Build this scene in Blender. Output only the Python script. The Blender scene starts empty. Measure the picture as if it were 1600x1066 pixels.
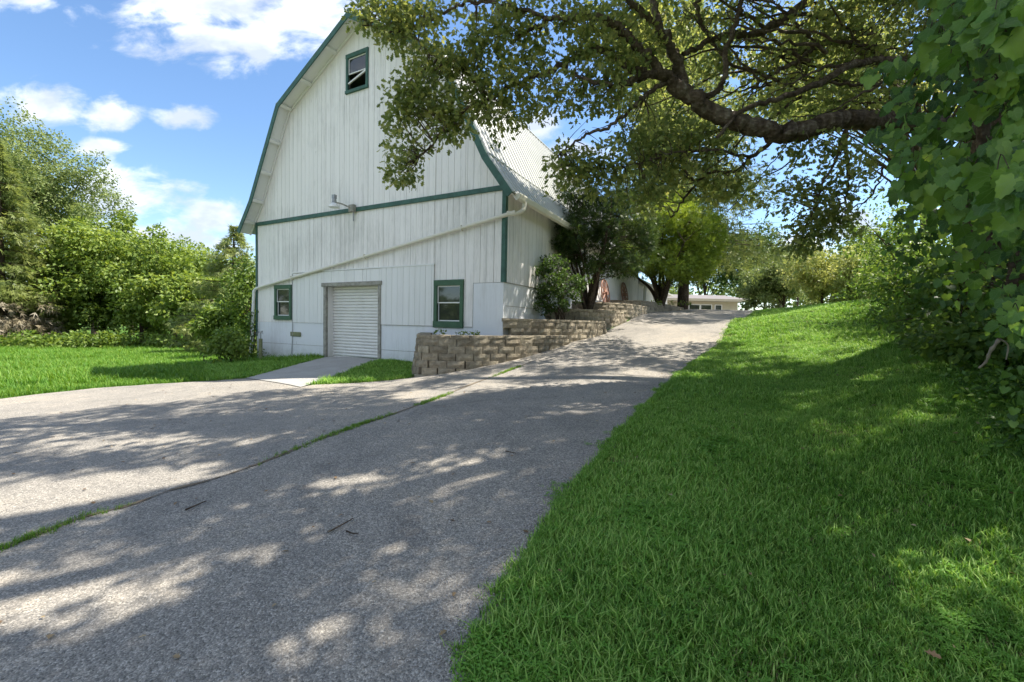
import bpy, math, random
import numpy as np
from mathutils import Vector, Matrix
from mathutils.geometry import delaunay_2d_cdt

random.seed(7)
rng = np.random.default_rng(11)
scene = bpy.context.scene
COL = scene.collection

# ------------------------------------------------------------------ camera
EYE = 1.5                                  # camera height above the drive beside it
F_PX, PITCH, ROLL = 669.0, math.radians(2.268), math.radians(1.146)
cam_data = bpy.data.cameras.new("camera")
cam_data.sensor_width = 36.0
cam_data.lens = F_PX / 1600.0 * 36.0
cam_data.clip_start = 0.05
cam_data.clip_end = 3000
cam = bpy.data.objects.new("camera", cam_data)
COL.objects.link(cam)
_r, _u = Vector((1, 0, 0)), Vector((0, math.sin(PITCH), math.cos(PITCH)))
_f = Vector((0, math.cos(PITCH), -math.sin(PITCH)))
_right = _r * math.cos(ROLL) + _u * math.sin(ROLL)
_up = -_r * math.sin(ROLL) + _u * math.cos(ROLL)
_m = Matrix((( _right.x, _up.x, -_f.x, 0), (_right.y, _up.y, -_f.y, 0), (_right.z, _up.z, -_f.z, EYE), (0, 0, 0, 1)))
cam.matrix_world = _m
scene.camera = cam

SUN_EL, SUN_AZ = math.radians(60.0), math.atan2(0.951, 0.311)     # azimuth from +Y towards +X
SUN_STRENGTH, SKY_STRENGTH, EXPOSURE = 2.5, 0.060, 2.2


def ray(px, py):
    """Direction through a photograph pixel, scaled so that its world Y is 1."""
    a2, b2 = (px - 800) / F_PX, (533 - py) / F_PX
    a = a2 * math.cos(ROLL) - b2 * math.sin(ROLL)
    b = a2 * math.sin(ROLL) + b2 * math.cos(ROLL)
    d = np.array([a, math.cos(PITCH) + b * math.sin(PITCH), -math.sin(PITCH) + b * math.cos(PITCH)])
    return d / d[1]


def at(px, py, Y):
    d = ray(px, py) * Y
    return np.array([d[0], d[1], d[2] + EYE])


# ------------------------------------------------------------------ world
world = bpy.data.worlds.new("World")
scene.world = world
world.use_nodes = True
nt = world.node_tree
nt.nodes.clear()


def N(tree, typ, **kw):
    n = tree.nodes.new(typ)
    for k, v in kw.items():
        setattr(n, k, v)
    return n


def math_node(tree, op, a, b=None, c=None, clamp=False):
    n = tree.nodes.new("ShaderNodeMath")
    n.operation = op
    n.use_clamp = clamp
    for i, v in enumerate((a, b, c)):
        if v is None:
            continue
        if isinstance(v, (int, float)):
            n.inputs[i].default_value = v
        else:
            tree.links.new(v, n.inputs[i])
    return n.outputs[0]


L = nt.links
sky = N(nt, "ShaderNodeTexSky", sky_type="NISHITA")
sky.sun_disc = False
sky.sun_elevation = SUN_EL
sky.sun_rotation = SUN_AZ
sky.air_density = 1.0
sky.dust_density = 0.3
sky.ozone_density = 2.2
hsv = N(nt, "ShaderNodeHueSaturation")
hsv.inputs["Saturation"].default_value = 1.1
hsv.inputs["Value"].default_value = 0.9
L.new(sky.outputs[0], hsv.inputs["Color"])
tc = N(nt, "ShaderNodeTexCoord")
sep = N(nt, "ShaderNodeSeparateXYZ")
L.new(tc.outputs["Generated"], sep.inputs[0])
yc = math_node(nt, "MAXIMUM", sep.outputs["Y"], 0.08)
cu = math_node(nt, "DIVIDE", sep.outputs["X"], yc)
cv = math_node(nt, "DIVIDE", sep.outputs["Z"], yc)
comb = N(nt, "ShaderNodeCombineXYZ")
L.new(cu, comb.inputs[0]); L.new(cv, comb.inputs[1])
clouds = [(25, -5, 60, 22), (60, 165, 85, 34), (170, 180, 50, 26), (282, 182, 44, 18), (155, 228, 40, 13),
          (320, 5, 175, 50), (390, 62, 180, 42), (480, 15, 130, 66), (190, 305, 115, 42), (330, 345, 55, 34),
          (240, 372, 190, 34), (850, 198, 34, 24), (905, 235, 60, 22), (1330, 352, 60, 36), (1250, 380, 90, 26), (30, 330, 120, 40)]
fld = None
for (cx, cy, rx, ry) in clouds:
    d0 = ray(cx, cy); dx = ray(cx + rx, cy); dy = ray(cx, cy - ry)
    du = math_node(nt, "MULTIPLY", math_node(nt, "SUBTRACT", cu, float(d0[0])), 1 / abs(float(dx[0] - d0[0])))
    dv = math_node(nt, "MULTIPLY", math_node(nt, "SUBTRACT", cv, float(d0[2])), 1 / abs(float(dy[2] - d0[2])))
    r2 = math_node(nt, "ADD", math_node(nt, "MULTIPLY", du, du), math_node(nt, "MULTIPLY", dv, dv))
    e = math_node(nt, "SUBTRACT", 1.0, math_node(nt, "SQRT", r2))
    fld = e if fld is None else math_node(nt, "MAXIMUM", fld, e)
fld = math_node(nt, "MAXIMUM", fld, -1.2)
nz = N(nt, "ShaderNodeTexNoise")
nz.inputs["Scale"].default_value = 9.0; nz.inputs["Detail"].default_value = 9.0; nz.inputs["Roughness"].default_value = 0.58
nz.inputs["Distortion"].default_value = 0.25
mp = N(nt, "ShaderNodeMapping"); mp.inputs["Scale"].default_value = (1.0, 1.9, 1.0)
L.new(comb.outputs[0], mp.inputs[0]); L.new(mp.outputs[0], nz.inputs["Vector"])
body = math_node(nt, "ADD", fld, math_node(nt, "MULTIPLY", math_node(nt, "SUBTRACT", nz.outputs["Fac"], 0.5), 3.0))
mr = N(nt, "ShaderNodeMapRange", interpolation_type="SMOOTHSTEP")
mr.inputs["From Min"].default_value = -0.22; mr.inputs["From Max"].default_value = 0.75
L.new(body, mr.inputs["Value"])
# unseen cloud behind the camera, cover raised to add neutral fill light
nb = N(nt, "ShaderNodeTexNoise"); nb.inputs["Scale"].default_value = 3.2; nb.inputs["Detail"].default_value = 8.0
L.new(tc.outputs["Generated"], nb.inputs["Vector"])
mb = N(nt, "ShaderNodeMapRange", interpolation_type="SMOOTHSTEP"); mb.inputs["From Min"].default_value = 0.40; mb.inputs["From Max"].default_value = 0.54
L.new(nb.outputs["Fac"], mb.inputs["Value"])
front = math_node(nt, "GREATER_THAN", sep.outputs["Y"], 0.08)
fac = N(nt, "ShaderNodeMix"); fac.data_type = "FLOAT"
L.new(front, fac.inputs[0]); L.new(mb.outputs[0], fac.inputs[2]); L.new(mr.outputs[0], fac.inputs[3])
above = N(nt, "ShaderNodeMapRange"); above.inputs["From Min"].default_value = -0.02; above.inputs["From Max"].default_value = 0.05
L.new(sep.outputs["Z"], above.inputs["Value"])
cfac = math_node(nt, "MULTIPLY", math_node(nt, "MULTIPLY", fac.outputs[0], above.outputs[0]), 0.93)
# cloud tone: bright tops, greyer thick bases
nd = N(nt, "ShaderNodeTexNoise"); nd.inputs["Scale"].default_value = 5.0; nd.inputs["Detail"].default_value = 5.0
L.new(mp.outputs[0], nd.inputs["Vector"])
ramp = N(nt, "ShaderNodeValToRGB")
ramp.color_ramp.elements[0].position = 0.42; ramp.color_ramp.elements[0].color = (3.0, 3.35, 4.0, 1)
ramp.color_ramp.elements[1].position = 0.75; ramp.color_ramp.elements[1].color = (6.6, 6.7, 6.9, 1)
L.new(nd.outputs["Fac"], ramp.inputs[0])
mixc = N(nt, "ShaderNodeMix"); mixc.data_type = "RGBA"
L.new(cfac, mixc.inputs[0]); L.new(hsv.outputs[0], mixc.inputs[6]); L.new(ramp.outputs[0], mixc.inputs[7])
bg = N(nt, "ShaderNodeBackground"); bg.inputs["Strength"].default_value = SKY_STRENGTH
L.new(mixc.outputs[2], bg.inputs["Color"])
wo = N(nt, "ShaderNodeOutputWorld")
L.new(bg.outputs[0], wo.inputs["Surface"])

sun_data = bpy.data.lights.new("sun", "SUN")
sun_data.energy = SUN_STRENGTH
sun_data.angle = math.radians(0.55)
sun_data.color = (1.0, 0.93, 0.82)
sun = bpy.data.objects.new("sun", sun_data)
COL.objects.link(sun)
to_sun = Vector((math.sin(SUN_AZ) * math.cos(SUN_EL), math.cos(SUN_AZ) * math.cos(SUN_EL), math.sin(SUN_EL)))
sun.rotation_euler = to_sun.to_track_quat("Z", "Y").to_euler()
sun.location = to_sun * 40

scene.view_settings.view_transform = "Standard"
scene.view_settings.look = "None"
scene.view_settings.exposure = EXPOSURE
scene.view_settings.gamma = 1.0
scene.view_settings.use_curve_mapping = False
scene.render.engine = "CYCLES"
scene.cycles.use_denoising = True
scene.cycles.max_bounces = 7
scene.cycles.diffuse_bounces = 4
scene.cycles.transmission_bounces = 5
scene.cycles.glossy_bounces = 3
scene.cycles.transparent_max_bounces = 6
scene.cycles.sample_clamp_indirect = 6.0


# ------------------------------------------------------------------ materials
def new_mat(name):
    m = bpy.data.materials.new(name)
    m.use_nodes = True
    t = m.node_tree
    b = t.nodes["Principled BSDF"]
    return m, t, b


def ramp_node(t, fac, stops):
    r = t.nodes.new("ShaderNodeValToRGB")
    cr = r.color_ramp
    while len(cr.elements) < len(stops):
        cr.elements.new(0.5)
    for e, (p, c) in zip(cr.elements, stops):
        e.position = p
        e.color = (c[0], c[1], c[2], 1)
    t.links.new(fac, r.inputs[0])
    return r.outputs[0]


def noise(t, scale, detail=4, rough=0.55, vec=None, stretch=None, coord="Object", distort=0.0):
    n = t.nodes.new("ShaderNodeTexNoise")
    n.inputs["Scale"].default_value = scale
    n.inputs["Detail"].default_value = detail
    n.inputs["Roughness"].default_value = rough
    n.inputs["Distortion"].default_value = distort
    if vec is None:
        c = t.nodes.new("ShaderNodeTexCoord")
        vec = c.outputs[coord]
    if stretch:
        m = t.nodes.new("ShaderNodeMapping")
        m.inputs["Scale"].default_value = stretch
        t.links.new(vec, m.inputs[0])
        vec = m.outputs[0]
    t.links.new(vec, n.inputs["Vector"])
    return n.outputs["Fac"]


def geo_pos(t):
    return t.nodes.new("ShaderNodeNewGeometry").outputs["Position"]


def mix_rgb(t, fac, a, b, mode="MIX"):
    n = t.nodes.new("ShaderNodeMix")
    n.data_type = "RGBA"
    n.blend_type = mode
    for i, v in ((0, fac), (6, a), (7, b)):
        if isinstance(v, (int, float)):
            n.inputs[i].default_value = v
        elif isinstance(v, tuple):
            n.inputs[i].default_value = (v[0], v[1], v[2], 1)
        else:
            t.links.new(v, n.inputs[i])
    return n.outputs[2]


def bump(t, b, height, strength=0.4, dist=0.02):
    n = t.nodes.new("ShaderNodeBump")
    n.inputs["Strength"].default_value = strength
    n.inputs["Distance"].default_value = dist
    t.links.new(height, n.inputs["Height"])
    t.links.new(n.outputs[0], b.inputs["Normal"])
    return n


def leaf_mat(name, dark, mid, light, trans=0.35, rough=0.5, spec=0.3):
    """Foliage: colour varies leaf by leaf through the 'tint' attribute of the mesh."""
    m, t, b = new_mat(name)
    a = t.nodes.new("ShaderNodeAttribute")
    a.attribute_name = "tint"
    col = ramp_node(t, a.outputs["Fac"], [(0.0, dark), (0.5, mid), (1.0, light)])
    t.links.new(col, b.inputs["Base Color"])
    b.inputs["Roughness"].default_value = rough
    b.inputs["Specular IOR Level"].default_value = spec
    tr = t.nodes.new("ShaderNodeBsdfTranslucent")
    hs = t.nodes.new("ShaderNodeHueSaturation")
    hs.inputs["Hue"].default_value = 0.485
    hs.inputs["Saturation"].default_value = 1.1
    hs.inputs["Value"].default_value = 1.5
    t.links.new(col, hs.inputs["Color"])
    t.links.new(hs.outputs[0], tr.inputs["Color"])
    mx = t.nodes.new("ShaderNodeMixShader")
    mx.inputs[0].default_value = trans
    t.links.new(b.outputs[0], mx.inputs[1])
    t.links.new(tr.outputs[0], mx.inputs[2])
    t.links.new(mx.outputs[0], t.nodes["Material Output"].inputs["Surface"])
    return m


def bark_mat(name, c1, c2, c3, scale=6.0):
    m, t, b = new_mat(name)
    n1 = noise(t, scale, 6, 0.7, stretch=(1, 1, 0.35), distort=0.4)
    v = t.nodes.new("ShaderNodeTexVoronoi")
    v.inputs["Scale"].default_value = scale * 3.2
    tcx = t.nodes.new("ShaderNodeTexCoord")
    mpx = t.nodes.new("ShaderNodeMapping")
    mpx.inputs["Scale"].default_value = (0.6, 1, 1)
    t.links.new(tcx.outputs["Object"], mpx.inputs[0])
    t.links.new(mpx.outputs[0], v.inputs["Vector"])
    col = ramp_node(t, n1, [(0.3, c1), (0.52, c2), (0.72, c3)])
    dk = ramp_node(t, v.outputs["Distance"], [(0.0, (1, 1, 1)), (0.55, (0.55, 0.52, 0.5))])
    t.links.new(mix_rgb(t, 1.0, col, dk, "MULTIPLY"), b.inputs["Base Color"])
    b.inputs["Roughness"].default_value = 0.92
    b.inputs["Specular IOR Level"].default_value = 0.15
    h = math_node(t, "SUBTRACT", n1, math_node(t, "MULTIPLY", v.outputs["Distance"], 0.8))
    bump(t, b, h, 0.9, 0.03)
    return m


def painted_wood(name, base, stain, amount, streak=True):
    m, t, b = new_mat(name)
    oi = t.nodes.new("ShaderNodeObjectInfo")
    pos = geo_pos(t)
    s1 = noise(t, 1.0, 6, 0.65, vec=pos, stretch=(9, 9, 0.55))
    s2 = noise(t, 0.55, 5, 0.6, vec=pos)
    s3 = noise(t, 28.0, 5, 0.7, vec=pos, stretch=(1.6, 1.6, 0.16))
    k = math_node(t, "ADD", math_node(t, "MULTIPLY", s1, 0.6), math_node(t, "MULTIPLY", s2, 0.55))
    k = math_node(t, "ADD", k, math_node(t, "MULTIPLY", math_node(t, "SUBTRACT", s3, 0.5), 0.40))
    sx = t.nodes.new("ShaderNodeSeparateXYZ"); t.links.new(pos, sx.inputs[0])
    # wear gathers on the part of the wall where rain splashes and drips (a band below the trim board)
    zz = math_node(t, "SUBTRACT", 1.0, math_node(t, "ABSOLUTE", math_node(t, "MULTIPLY", math_node(t, "SUBTRACT", sx.outputs["Z"], 3.6), 0.42)), clamp=True)
    k = math_node(t, "ADD", k, math_node(t, "MULTIPLY", zz, 0.10))
    mrn = t.nodes.new("ShaderNodeMapRange")
    mrn.inputs["From Min"].default_value = 0.63 - amount * 0.04
    mrn.inputs["From Max"].default_value = 0.98 - amount * 0.04
    t.links.new(k, mrn.inputs["Value"])
    f1 = math_node(t, "MULTIPLY", mrn.outputs[0], amount, clamp=True)
    b0 = mix_rgb(t, math_node(t, "MULTIPLY", oi.outputs["Random"], 0.45), base, tuple(c * 0.88 for c in base))
    c = mix_rgb(t, f1, b0, stain)
    # flaked spots with grey wood
    fl = noise(t, 7.0, 8, 0.75, vec=pos, stretch=(2.2, 2.2, 0.35))
    flm = t.nodes.new("ShaderNodeMapRange")
    flm.inputs["From Min"].default_value = 0.665; flm.inputs["From Max"].default_value = 0.70
    t.links.new(fl, flm.inputs["Value"])
    c = mix_rgb(t, math_node(t, "MULTIPLY", flm.outputs[0], min(1.0, amount)), c, (0.2, 0.18, 0.16))
    t.links.new(c, b.inputs["Base Color"])
    b.inputs["Roughness"].default_value = 0.7
    b.inputs["Specular IOR Level"].default_value = 0.25
    bump(t, b, s3, 0.25, 0.01)
    return m


def plain(name, col, rough=0.6, var=0.15, scale=8.0, metal=0.0, bmp=0.15, spec=0.4):
    m, t, b = new_mat(name)
    n = noise(t, scale, 6, 0.65, vec=geo_pos(t))
    c = ramp_node(t, n, [(0.3, tuple(x * (1 - var) for x in col)), (0.7, tuple(min(1, x * (1 + var)) for x in col))])
    t.links.new(c, b.inputs["Base Color"])
    b.inputs["Roughness"].default_value = rough
    b.inputs["Metallic"].default_value = metal
    b.inputs["Specular IOR Level"].default_value = spec
    if bmp:
        bump(t, b, n, bmp, 0.01)
    return m


M = {}
M["white"] = painted_wood("white_paint", (0.86, 0.83, 0.80), (0.42, 0.41, 0.38), 0.9)
M["white_clean"] = painted_wood("white_paint_cleaner", (0.80, 0.80, 0.78), (0.60, 0.58, 0.53), 0.5)
M["plinth"] = painted_wood("whitewashed_concrete", (0.78, 0.80, 0.82), (0.46, 0.46, 0.44), 0.7)


def add_splash(m):
    """mud and algae splashed up the foot of the wall, patchy"""
    t = m.node_tree; b = t.nodes["Principled BSDF"]
    src = b.inputs["Base Color"].links[0].from_socket
    pos = geo_pos(t)
    sx = t.nodes.new("ShaderNodeSeparateXYZ"); t.links.new(pos, sx.inputs[0])
    h = math_node(t, "SUBTRACT", 1.0, math_node(t, "MULTIPLY", math_node(t, "ADD", sx.outputs["Z"], -0.1), 1.15), clamp=True)
    n = noise(t, 3.5, 7, 0.7, vec=pos)
    k = math_node(t, "MULTIPLY", math_node(t, "POWER", h, 2.0), math_node(t, "MULTIPLY", math_node(t, "SUBTRACT", n, 0.34), 4.2, clamp=True), clamp=True)
    t.links.new(mix_rgb(t, math_node(t, "MULTIPLY", k, 0.8), src, (0.26, 0.27, 0.20)), b.inputs["Base Color"])


add_splash(M["plinth"])
M["door"] = plain("white_door_paint", (0.78, 0.77, 0.73), 0.5, 0.06, 3)
M["green"] = plain("green_paint", (0.045, 0.115, 0.088), 0.6, 0.3, 6)
M["green2"] = plain("window_green_paint", (0.05, 0.115, 0.062), 0.6, 0.2, 5)
M["greywood"] = plain("weathered_grey_wood", (0.30, 0.29, 0.25), 0.85, 0.35, 9)
M["gutter"] = plain("beige_gutter_enamel", (0.70, 0.67, 0.57), 0.4, 0.06, 4)
M["vinyl"] = plain("white_vinyl", (0.78, 0.78, 0.76), 0.4, 0.05, 4)
M["metalroof"] = plain("white_steel_roofing", (0.52, 0.53, 0.51), 0.38, 0.06, 1.5, metal=0.0, bmp=0.0, spec=0.6)
M["dark"] = plain("dark_interior", (0.02, 0.02, 0.022), 0.9, 0.2, 3)  # interior darkness put into the colour; also serves the annex post
M["rust"] = plain("galvanised_grey", (0.33, 0.34, 0.34), 0.5, 0.25, 12, metal=0.5)
M["olive"] = plain("olive_paint", (0.20, 0.21, 0.11), 0.65, 0.25, 12)
M["wheel"] = plain("faded_red_paint", (0.36, 0.20, 0.15), 0.8, 0.35, 14)
M["shingle"] = plain("pale_grey_roofing", (0.17, 0.155, 0.155), 0.9, 0.15, 3)
M["housewall"] = plain("cream_siding", (0.50, 0.45, 0.33), 0.7, 0.08, 2)
M["bark"] = bark_mat("oak_bark", (0.06, 0.046, 0.034), (0.18, 0.135, 0.095), (0.36, 0.31, 0.24), 7)
M["bark2"] = bark_mat("grey_bark", (0.05, 0.04, 0.03), (0.14, 0.105, 0.08), (0.26, 0.22, 0.17), 5)
M["deadtwig"] = plain("dead_twig", (0.30, 0.24, 0.20), 0.9, 0.25, 12)

mg, tg_, bg_ = new_mat("window_glass")
bg_.inputs["Base Color"].default_value = (0.025, 0.03, 0.03, 1)
bg_.inputs["Roughness"].default_value = 0.04
bg_.inputs["Specular IOR Level"].default_value = 0.9
M["glass"] = mg

M["oakleaf"] = leaf_mat("oak_leaf", (0.075, 0.115, 0.03), (0.16, 0.205, 0.06), (0.36, 0.37, 0.11), 0.5)
M["vineleaf"] = leaf_mat("vine_leaf", (0.035, 0.09, 0.018), (0.12, 0.24, 0.04), (0.30, 0.44, 0.085), 0.34, 0.42, 0.35)


def add_veins(m):
    """pale ribs that fan out from the leaf base, slightly raised"""
    t = m.node_tree
    b = t.nodes["Principled BSDF"]
    a = t.nodes.new("ShaderNodeAttribute"); a.attribute_name = "local"
    sp = t.nodes.new("ShaderNodeSeparateXYZ"); t.links.new(a.outputs["Vector"], sp.inputs[0])
    ax = math_node(t, "ABSOLUTE", sp.outputs[0]); y = math_node(t, "SUBTRACT", sp.outputs[1], 0.2)
    ang = math_node(t, "ARCTAN2", ax, y)
    rad = math_node(t, "SQRT", math_node(t, "ADD", math_node(t, "MULTIPLY", ax, ax), math_node(t, "MULTIPLY", y, y)))
    d = None
    for a0 in (0.0, 0.62, 1.25, 1.9):
        e = math_node(t, "MULTIPLY", math_node(t, "ABSOLUTE", math_node(t, "SUBTRACT", ang, a0)), rad)
        d = e if d is None else math_node(t, "MINIMUM", d, e)
    side = math_node(t, "ABSOLUTE", math_node(t, "SUBTRACT", math_node(t, "FRACT", math_node(t, "MULTIPLY", math_node(t, "SUBTRACT", rad, math_node(t, "MULTIPLY", d, 0.9)), 9.0)), 0.5))
    v1 = t.nodes.new("ShaderNodeMapRange"); v1.inputs["From Min"].default_value = 0.006; v1.inputs["From Max"].default_value = 0.02; v1.inputs["To Min"].default_value = 1; v1.inputs["To Max"].default_value = 0
    t.links.new(d, v1.inputs["Value"])
    v2 = t.nodes.new("ShaderNodeMapRange"); v2.inputs["From Min"].default_value = 0.02; v2.inputs["From Max"].default_value = 0.12; v2.inputs["To Min"].default_value = 0.4; v2.inputs["To Max"].default_value = 0
    t.links.new(side, v2.inputs["Value"])
    v = math_node(t, "MAXIMUM", v1.outputs[0], v2.outputs[0])
    src = b.inputs["Base Color"].links[0].from_socket
    blot = noise(t, 9, 4, 0.6, vec=geo_pos(t))
    c0 = mix_rgb(t, 1.0, src, ramp_node(t, blot, [(0.3, (0.75, 0.75, 0.8)), (0.7, (1.2, 1.15, 1.1))]), "MULTIPLY")
    t.links.new(mix_rgb(t, math_node(t, "MULTIPLY", v, 0.55), c0, (0.22, 0.33, 0.12)), b.inputs["Base Color"])
    bump(t, b, v, -0.5, 0.004)


add_veins(M["vineleaf"])
M["yewleaf"] = leaf_mat("yew_needles", (0.028, 0.055, 0.018), (0.06, 0.10, 0.026), (0.14, 0.18, 0.045), 0.28)
M["yewlight"] = leaf_mat("pale_yew_needles", (0.09, 0.15, 0.025), (0.20, 0.28, 0.045), (0.36, 0.42, 0.08), 0.42)
M["spruce"] = leaf_mat("spruce_needles", (0.07, 0.11, 0.03), (0.15, 0.20, 0.055), (0.28, 0.32, 0.10), 0.35)
M["farleaf"] = leaf_mat("lime_green_leaf", (0.065, 0.12, 0.02), (0.145, 0.22, 0.04), (0.29, 0.36, 0.07), 0.35)
M["farleaf2"] = leaf_mat("mid_green_leaf", (0.08, 0.125, 0.035), (0.165, 0.22, 0.07), (0.30, 0.35, 0.13), 0.35)
M["darkleaf"] = leaf_mat("deep_green_leaf", (0.035, 0.075, 0.02), (0.085, 0.15, 0.035), (0.19, 0.27, 0.07), 0.38)
M["hedgeleaf"] = leaf_mat("hedge_leaf", (0.055, 0.11, 0.025), (0.12, 0.20, 0.045), (0.27, 0.36, 0.08), 0.42)
M["cedar"] = leaf_mat("cedar_needles", (0.09, 0.13, 0.035), (0.175, 0.22, 0.06), (0.31, 0.35, 0.11), 0.38)
M["dead"] = leaf_mat("dead_needles", (0.12, 0.10, 0.06), (0.20, 0.17, 0.11), (0.30, 0.26, 0.18), 0.1)
M["blush"] = leaf_mat("pinkish_green_leaf", (0.15, 0.19, 0.05), (0.30, 0.35, 0.10), (0.50, 0.50, 0.19), 0.35)
M["grass"] = leaf_mat("grass_blade", (0.045, 0.125, 0.012), (0.145, 0.315, 0.045), (0.36, 0.52, 0.13), 0.3, 0.5, 0.3)
M["field"] = leaf_mat("field_grass_blade", (0.05, 0.14, 0.012), (0.10, 0.24, 0.025), (0.24, 0.36, 0.06), 0.3, 0.5, 0.3)
M["litter"] = leaf_mat("dry_leaf", (0.10, 0.06, 0.03), (0.22, 0.14, 0.07), (0.4, 0.32, 0.18), 0.1)


def ground_material():
    m, t, b = new_mat("lawn_soil")
    pos = geo_pos(t)
    n1 = noise(t, 0.8, 6, 0.6, vec=pos)
    n2 = noise(t, 22, 6, 0.7, vec=pos)
    c = ramp_node(t, n2, [(0.3, (0.03, 0.065, 0.012)), (0.55, (0.055, 0.12, 0.02)), (0.75, (0.10, 0.18, 0.035))])
    c2 = ramp_node(t, n2, [(0.3, (0.035, 0.085, 0.012)), (0.6, (0.09, 0.17, 0.03)), (0.8, (0.15, 0.2, 0.06))])
    t.links.new(mix_rgb(t, n1, c, c2), b.inputs["Base Color"])
    b.inputs["Roughness"].default_value = 0.95
    b.inputs["Specular IOR Level"].default_value = 0.1
    bump(t, b, n2, 0.8, 0.04)
    return m


def asphalt_material():
    m, t, b = new_mat("worn_asphalt")
    pos = geo_pos(t)
    v = t.nodes.new("ShaderNodeTexVoronoi"); v.inputs["Scale"].default_value = 98
    t.links.new(pos, v.inputs["Vector"])
    v2 = t.nodes.new("ShaderNodeTexVoronoi"); v2.inputs["Scale"].default_value = 215
    t.links.new(pos, v2.inputs["Vector"])
    n_big = noise(t, 0.45, 6, 0.6, vec=pos, distort=0.6)
    n_mid = noise(t, 3.0, 7, 0.7, vec=pos)
    n_st = noise(t, 1.1, 5, 0.6, vec=pos, distort=1.2)
    sp = t.nodes.new("ShaderNodeSeparateColor"); t.links.new(v.outputs["Color"], sp.inputs[0])
    sp2 = t.nodes.new("ShaderNodeSeparateColor"); t.links.new(v2.outputs["Color"], sp2.inputs[0])
    k = math_node(t, "ADD", math_node(t, "MULTIPLY", sp.outputs[0], 0.5), math_node(t, "MULTIPLY", sp2.outputs[0], 0.5))
    c = ramp_node(t, k, [(0.08, (0.12, 0.114, 0.103)), (0.35, (0.215, 0.203, 0.183)), (0.65, (0.30, 0.28, 0.25)), (0.9, (0.50, 0.47, 0.42))])
    base = ramp_node(t, math_node(t, "ADD", math_node(t, "MULTIPLY", n_big, 0.55), math_node(t, "MULTIPLY", n_mid, 0.45)),
                     [(0.36, (0.74, 0.74, 0.74)), (0.5, (0.98, 0.97, 0.95)), (0.64, (1.22, 1.16, 1.07))])
    c = mix_rgb(t, 1.0, c, base, "MULTIPLY")
    # dark damp-looking stains and fine cracks
    st = ramp_node(t, n_st, [(0.60, (1, 1, 1)), (0.70, (0.78, 0.78, 0.79))])
    c = mix_rgb(t, 1.0, c, st, "MULTIPLY")
    t.links.new(c, b.inputs["Base Color"])
    b.inputs["Roughness"].default_value = 0.9
    b.inputs["Specular IOR Level"].default_value = 0.25
    h = math_node(t, "SUBTRACT", math_node(t, "MULTIPLY", n_mid, 0.5), math_node(t, "MULTIPLY", v.outputs["Distance"], 0.8))
    bump(t, b, h, 0.8, 0.008)
    return m


def concrete_material():
    m, t, b = new_mat("old_concrete")
    pos = geo_pos(t)
    n1 = noise(t, 2.2, 7, 0.65, vec=pos); n2 = noise(t, 60, 4, 0.7, vec=pos)
    c = ramp_node(t, n1, [(0.3, (0.25, 0.245, 0.225)), (0.55, (0.33, 0.32, 0.30)), (0.75, (0.40, 0.39, 0.37))])
    c = mix_rgb(t, 0.35, c, ramp_node(t, n2, [(0.3, (0.15, 0.15, 0.14)), (0.7, (0.5, 0.49, 0.46))]))
    t.links.new(c, b.inputs["Base Color"]); b.inputs["Roughness"].default_value = 0.9
    bump(t, b, n2, 0.3, 0.01)
    return m


def stone_material():
    m, t, b = new_mat("split_face_concrete_block")
    oi = t.nodes.new("ShaderNodeObjectInfo")
    pos = geo_pos(t)
    n1 = noise(t, 9, 7, 0.7, vec=pos); n2 = noise(t, 45, 6, 0.75, vec=pos)
    c = ramp_node(t, n1, [(0.28, (0.17, 0.145, 0.11)), (0.5, (0.31, 0.275, 0.215)), (0.72, (0.46, 0.41, 0.325))])
    tint = ramp_node(t, oi.outputs["Random"], [(0.0, (0.72, 0.70, 0.66)), (0.5, (1.0, 0.98, 0.94)), (1.0, (1.15, 1.12, 1.05))])
    t.links.new(mix_rgb(t, 1.0, c, tint, "MULTIPLY"), b.inputs["Base Color"])
    b.inputs["Roughness"].default_value = 0.95; b.inputs["Specular IOR Level"].default_value = 0.15
    bump(t, b, math_node(t, "ADD", n1, math_node(t, "MULTIPLY", n2, 0.5)), 0.9, 0.03)
    return m


def soil_material():
    m, t, b = new_mat("mulch_soil")
    pos = geo_pos(t)
    n2 = noise(t, 25, 7, 0.75, vec=pos)
    t.links.new(ramp_node(t, n2, [(0.3, (0.03, 0.022, 0.015)), (0.6, (0.10, 0.075, 0.05)), (0.8, (0.2, 0.16, 0.11))]), b.inputs["Base Color"])
    b.inputs["Roughness"].default_value = 0.95
    bump(t, b, n2, 1.0, 0.04)
    return m


M["ground"] = ground_material()
M["asphalt"] = asphalt_material()
M["concrete"] = concrete_material()
M["stone"] = stone_material()
M["soil"] = soil_material()


# ------------------------------------------------------------------ object helpers
def tag(o, label=None, cat=None, group=None, kind=None):
    if label: o["label"] = label
    if cat: o["category"] = cat
    if group: o["group"] = group
    if kind: o["kind"] = kind
    return o


def empty(name, loc=(0, 0, 0), rz=0.0):
    o = bpy.data.objects.new(name, None)
    o.location = loc
    o.rotation_euler = (0, 0, rz)
    o.empty_display_size = 0.3
    COL.objects.link(o)
    return o


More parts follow.
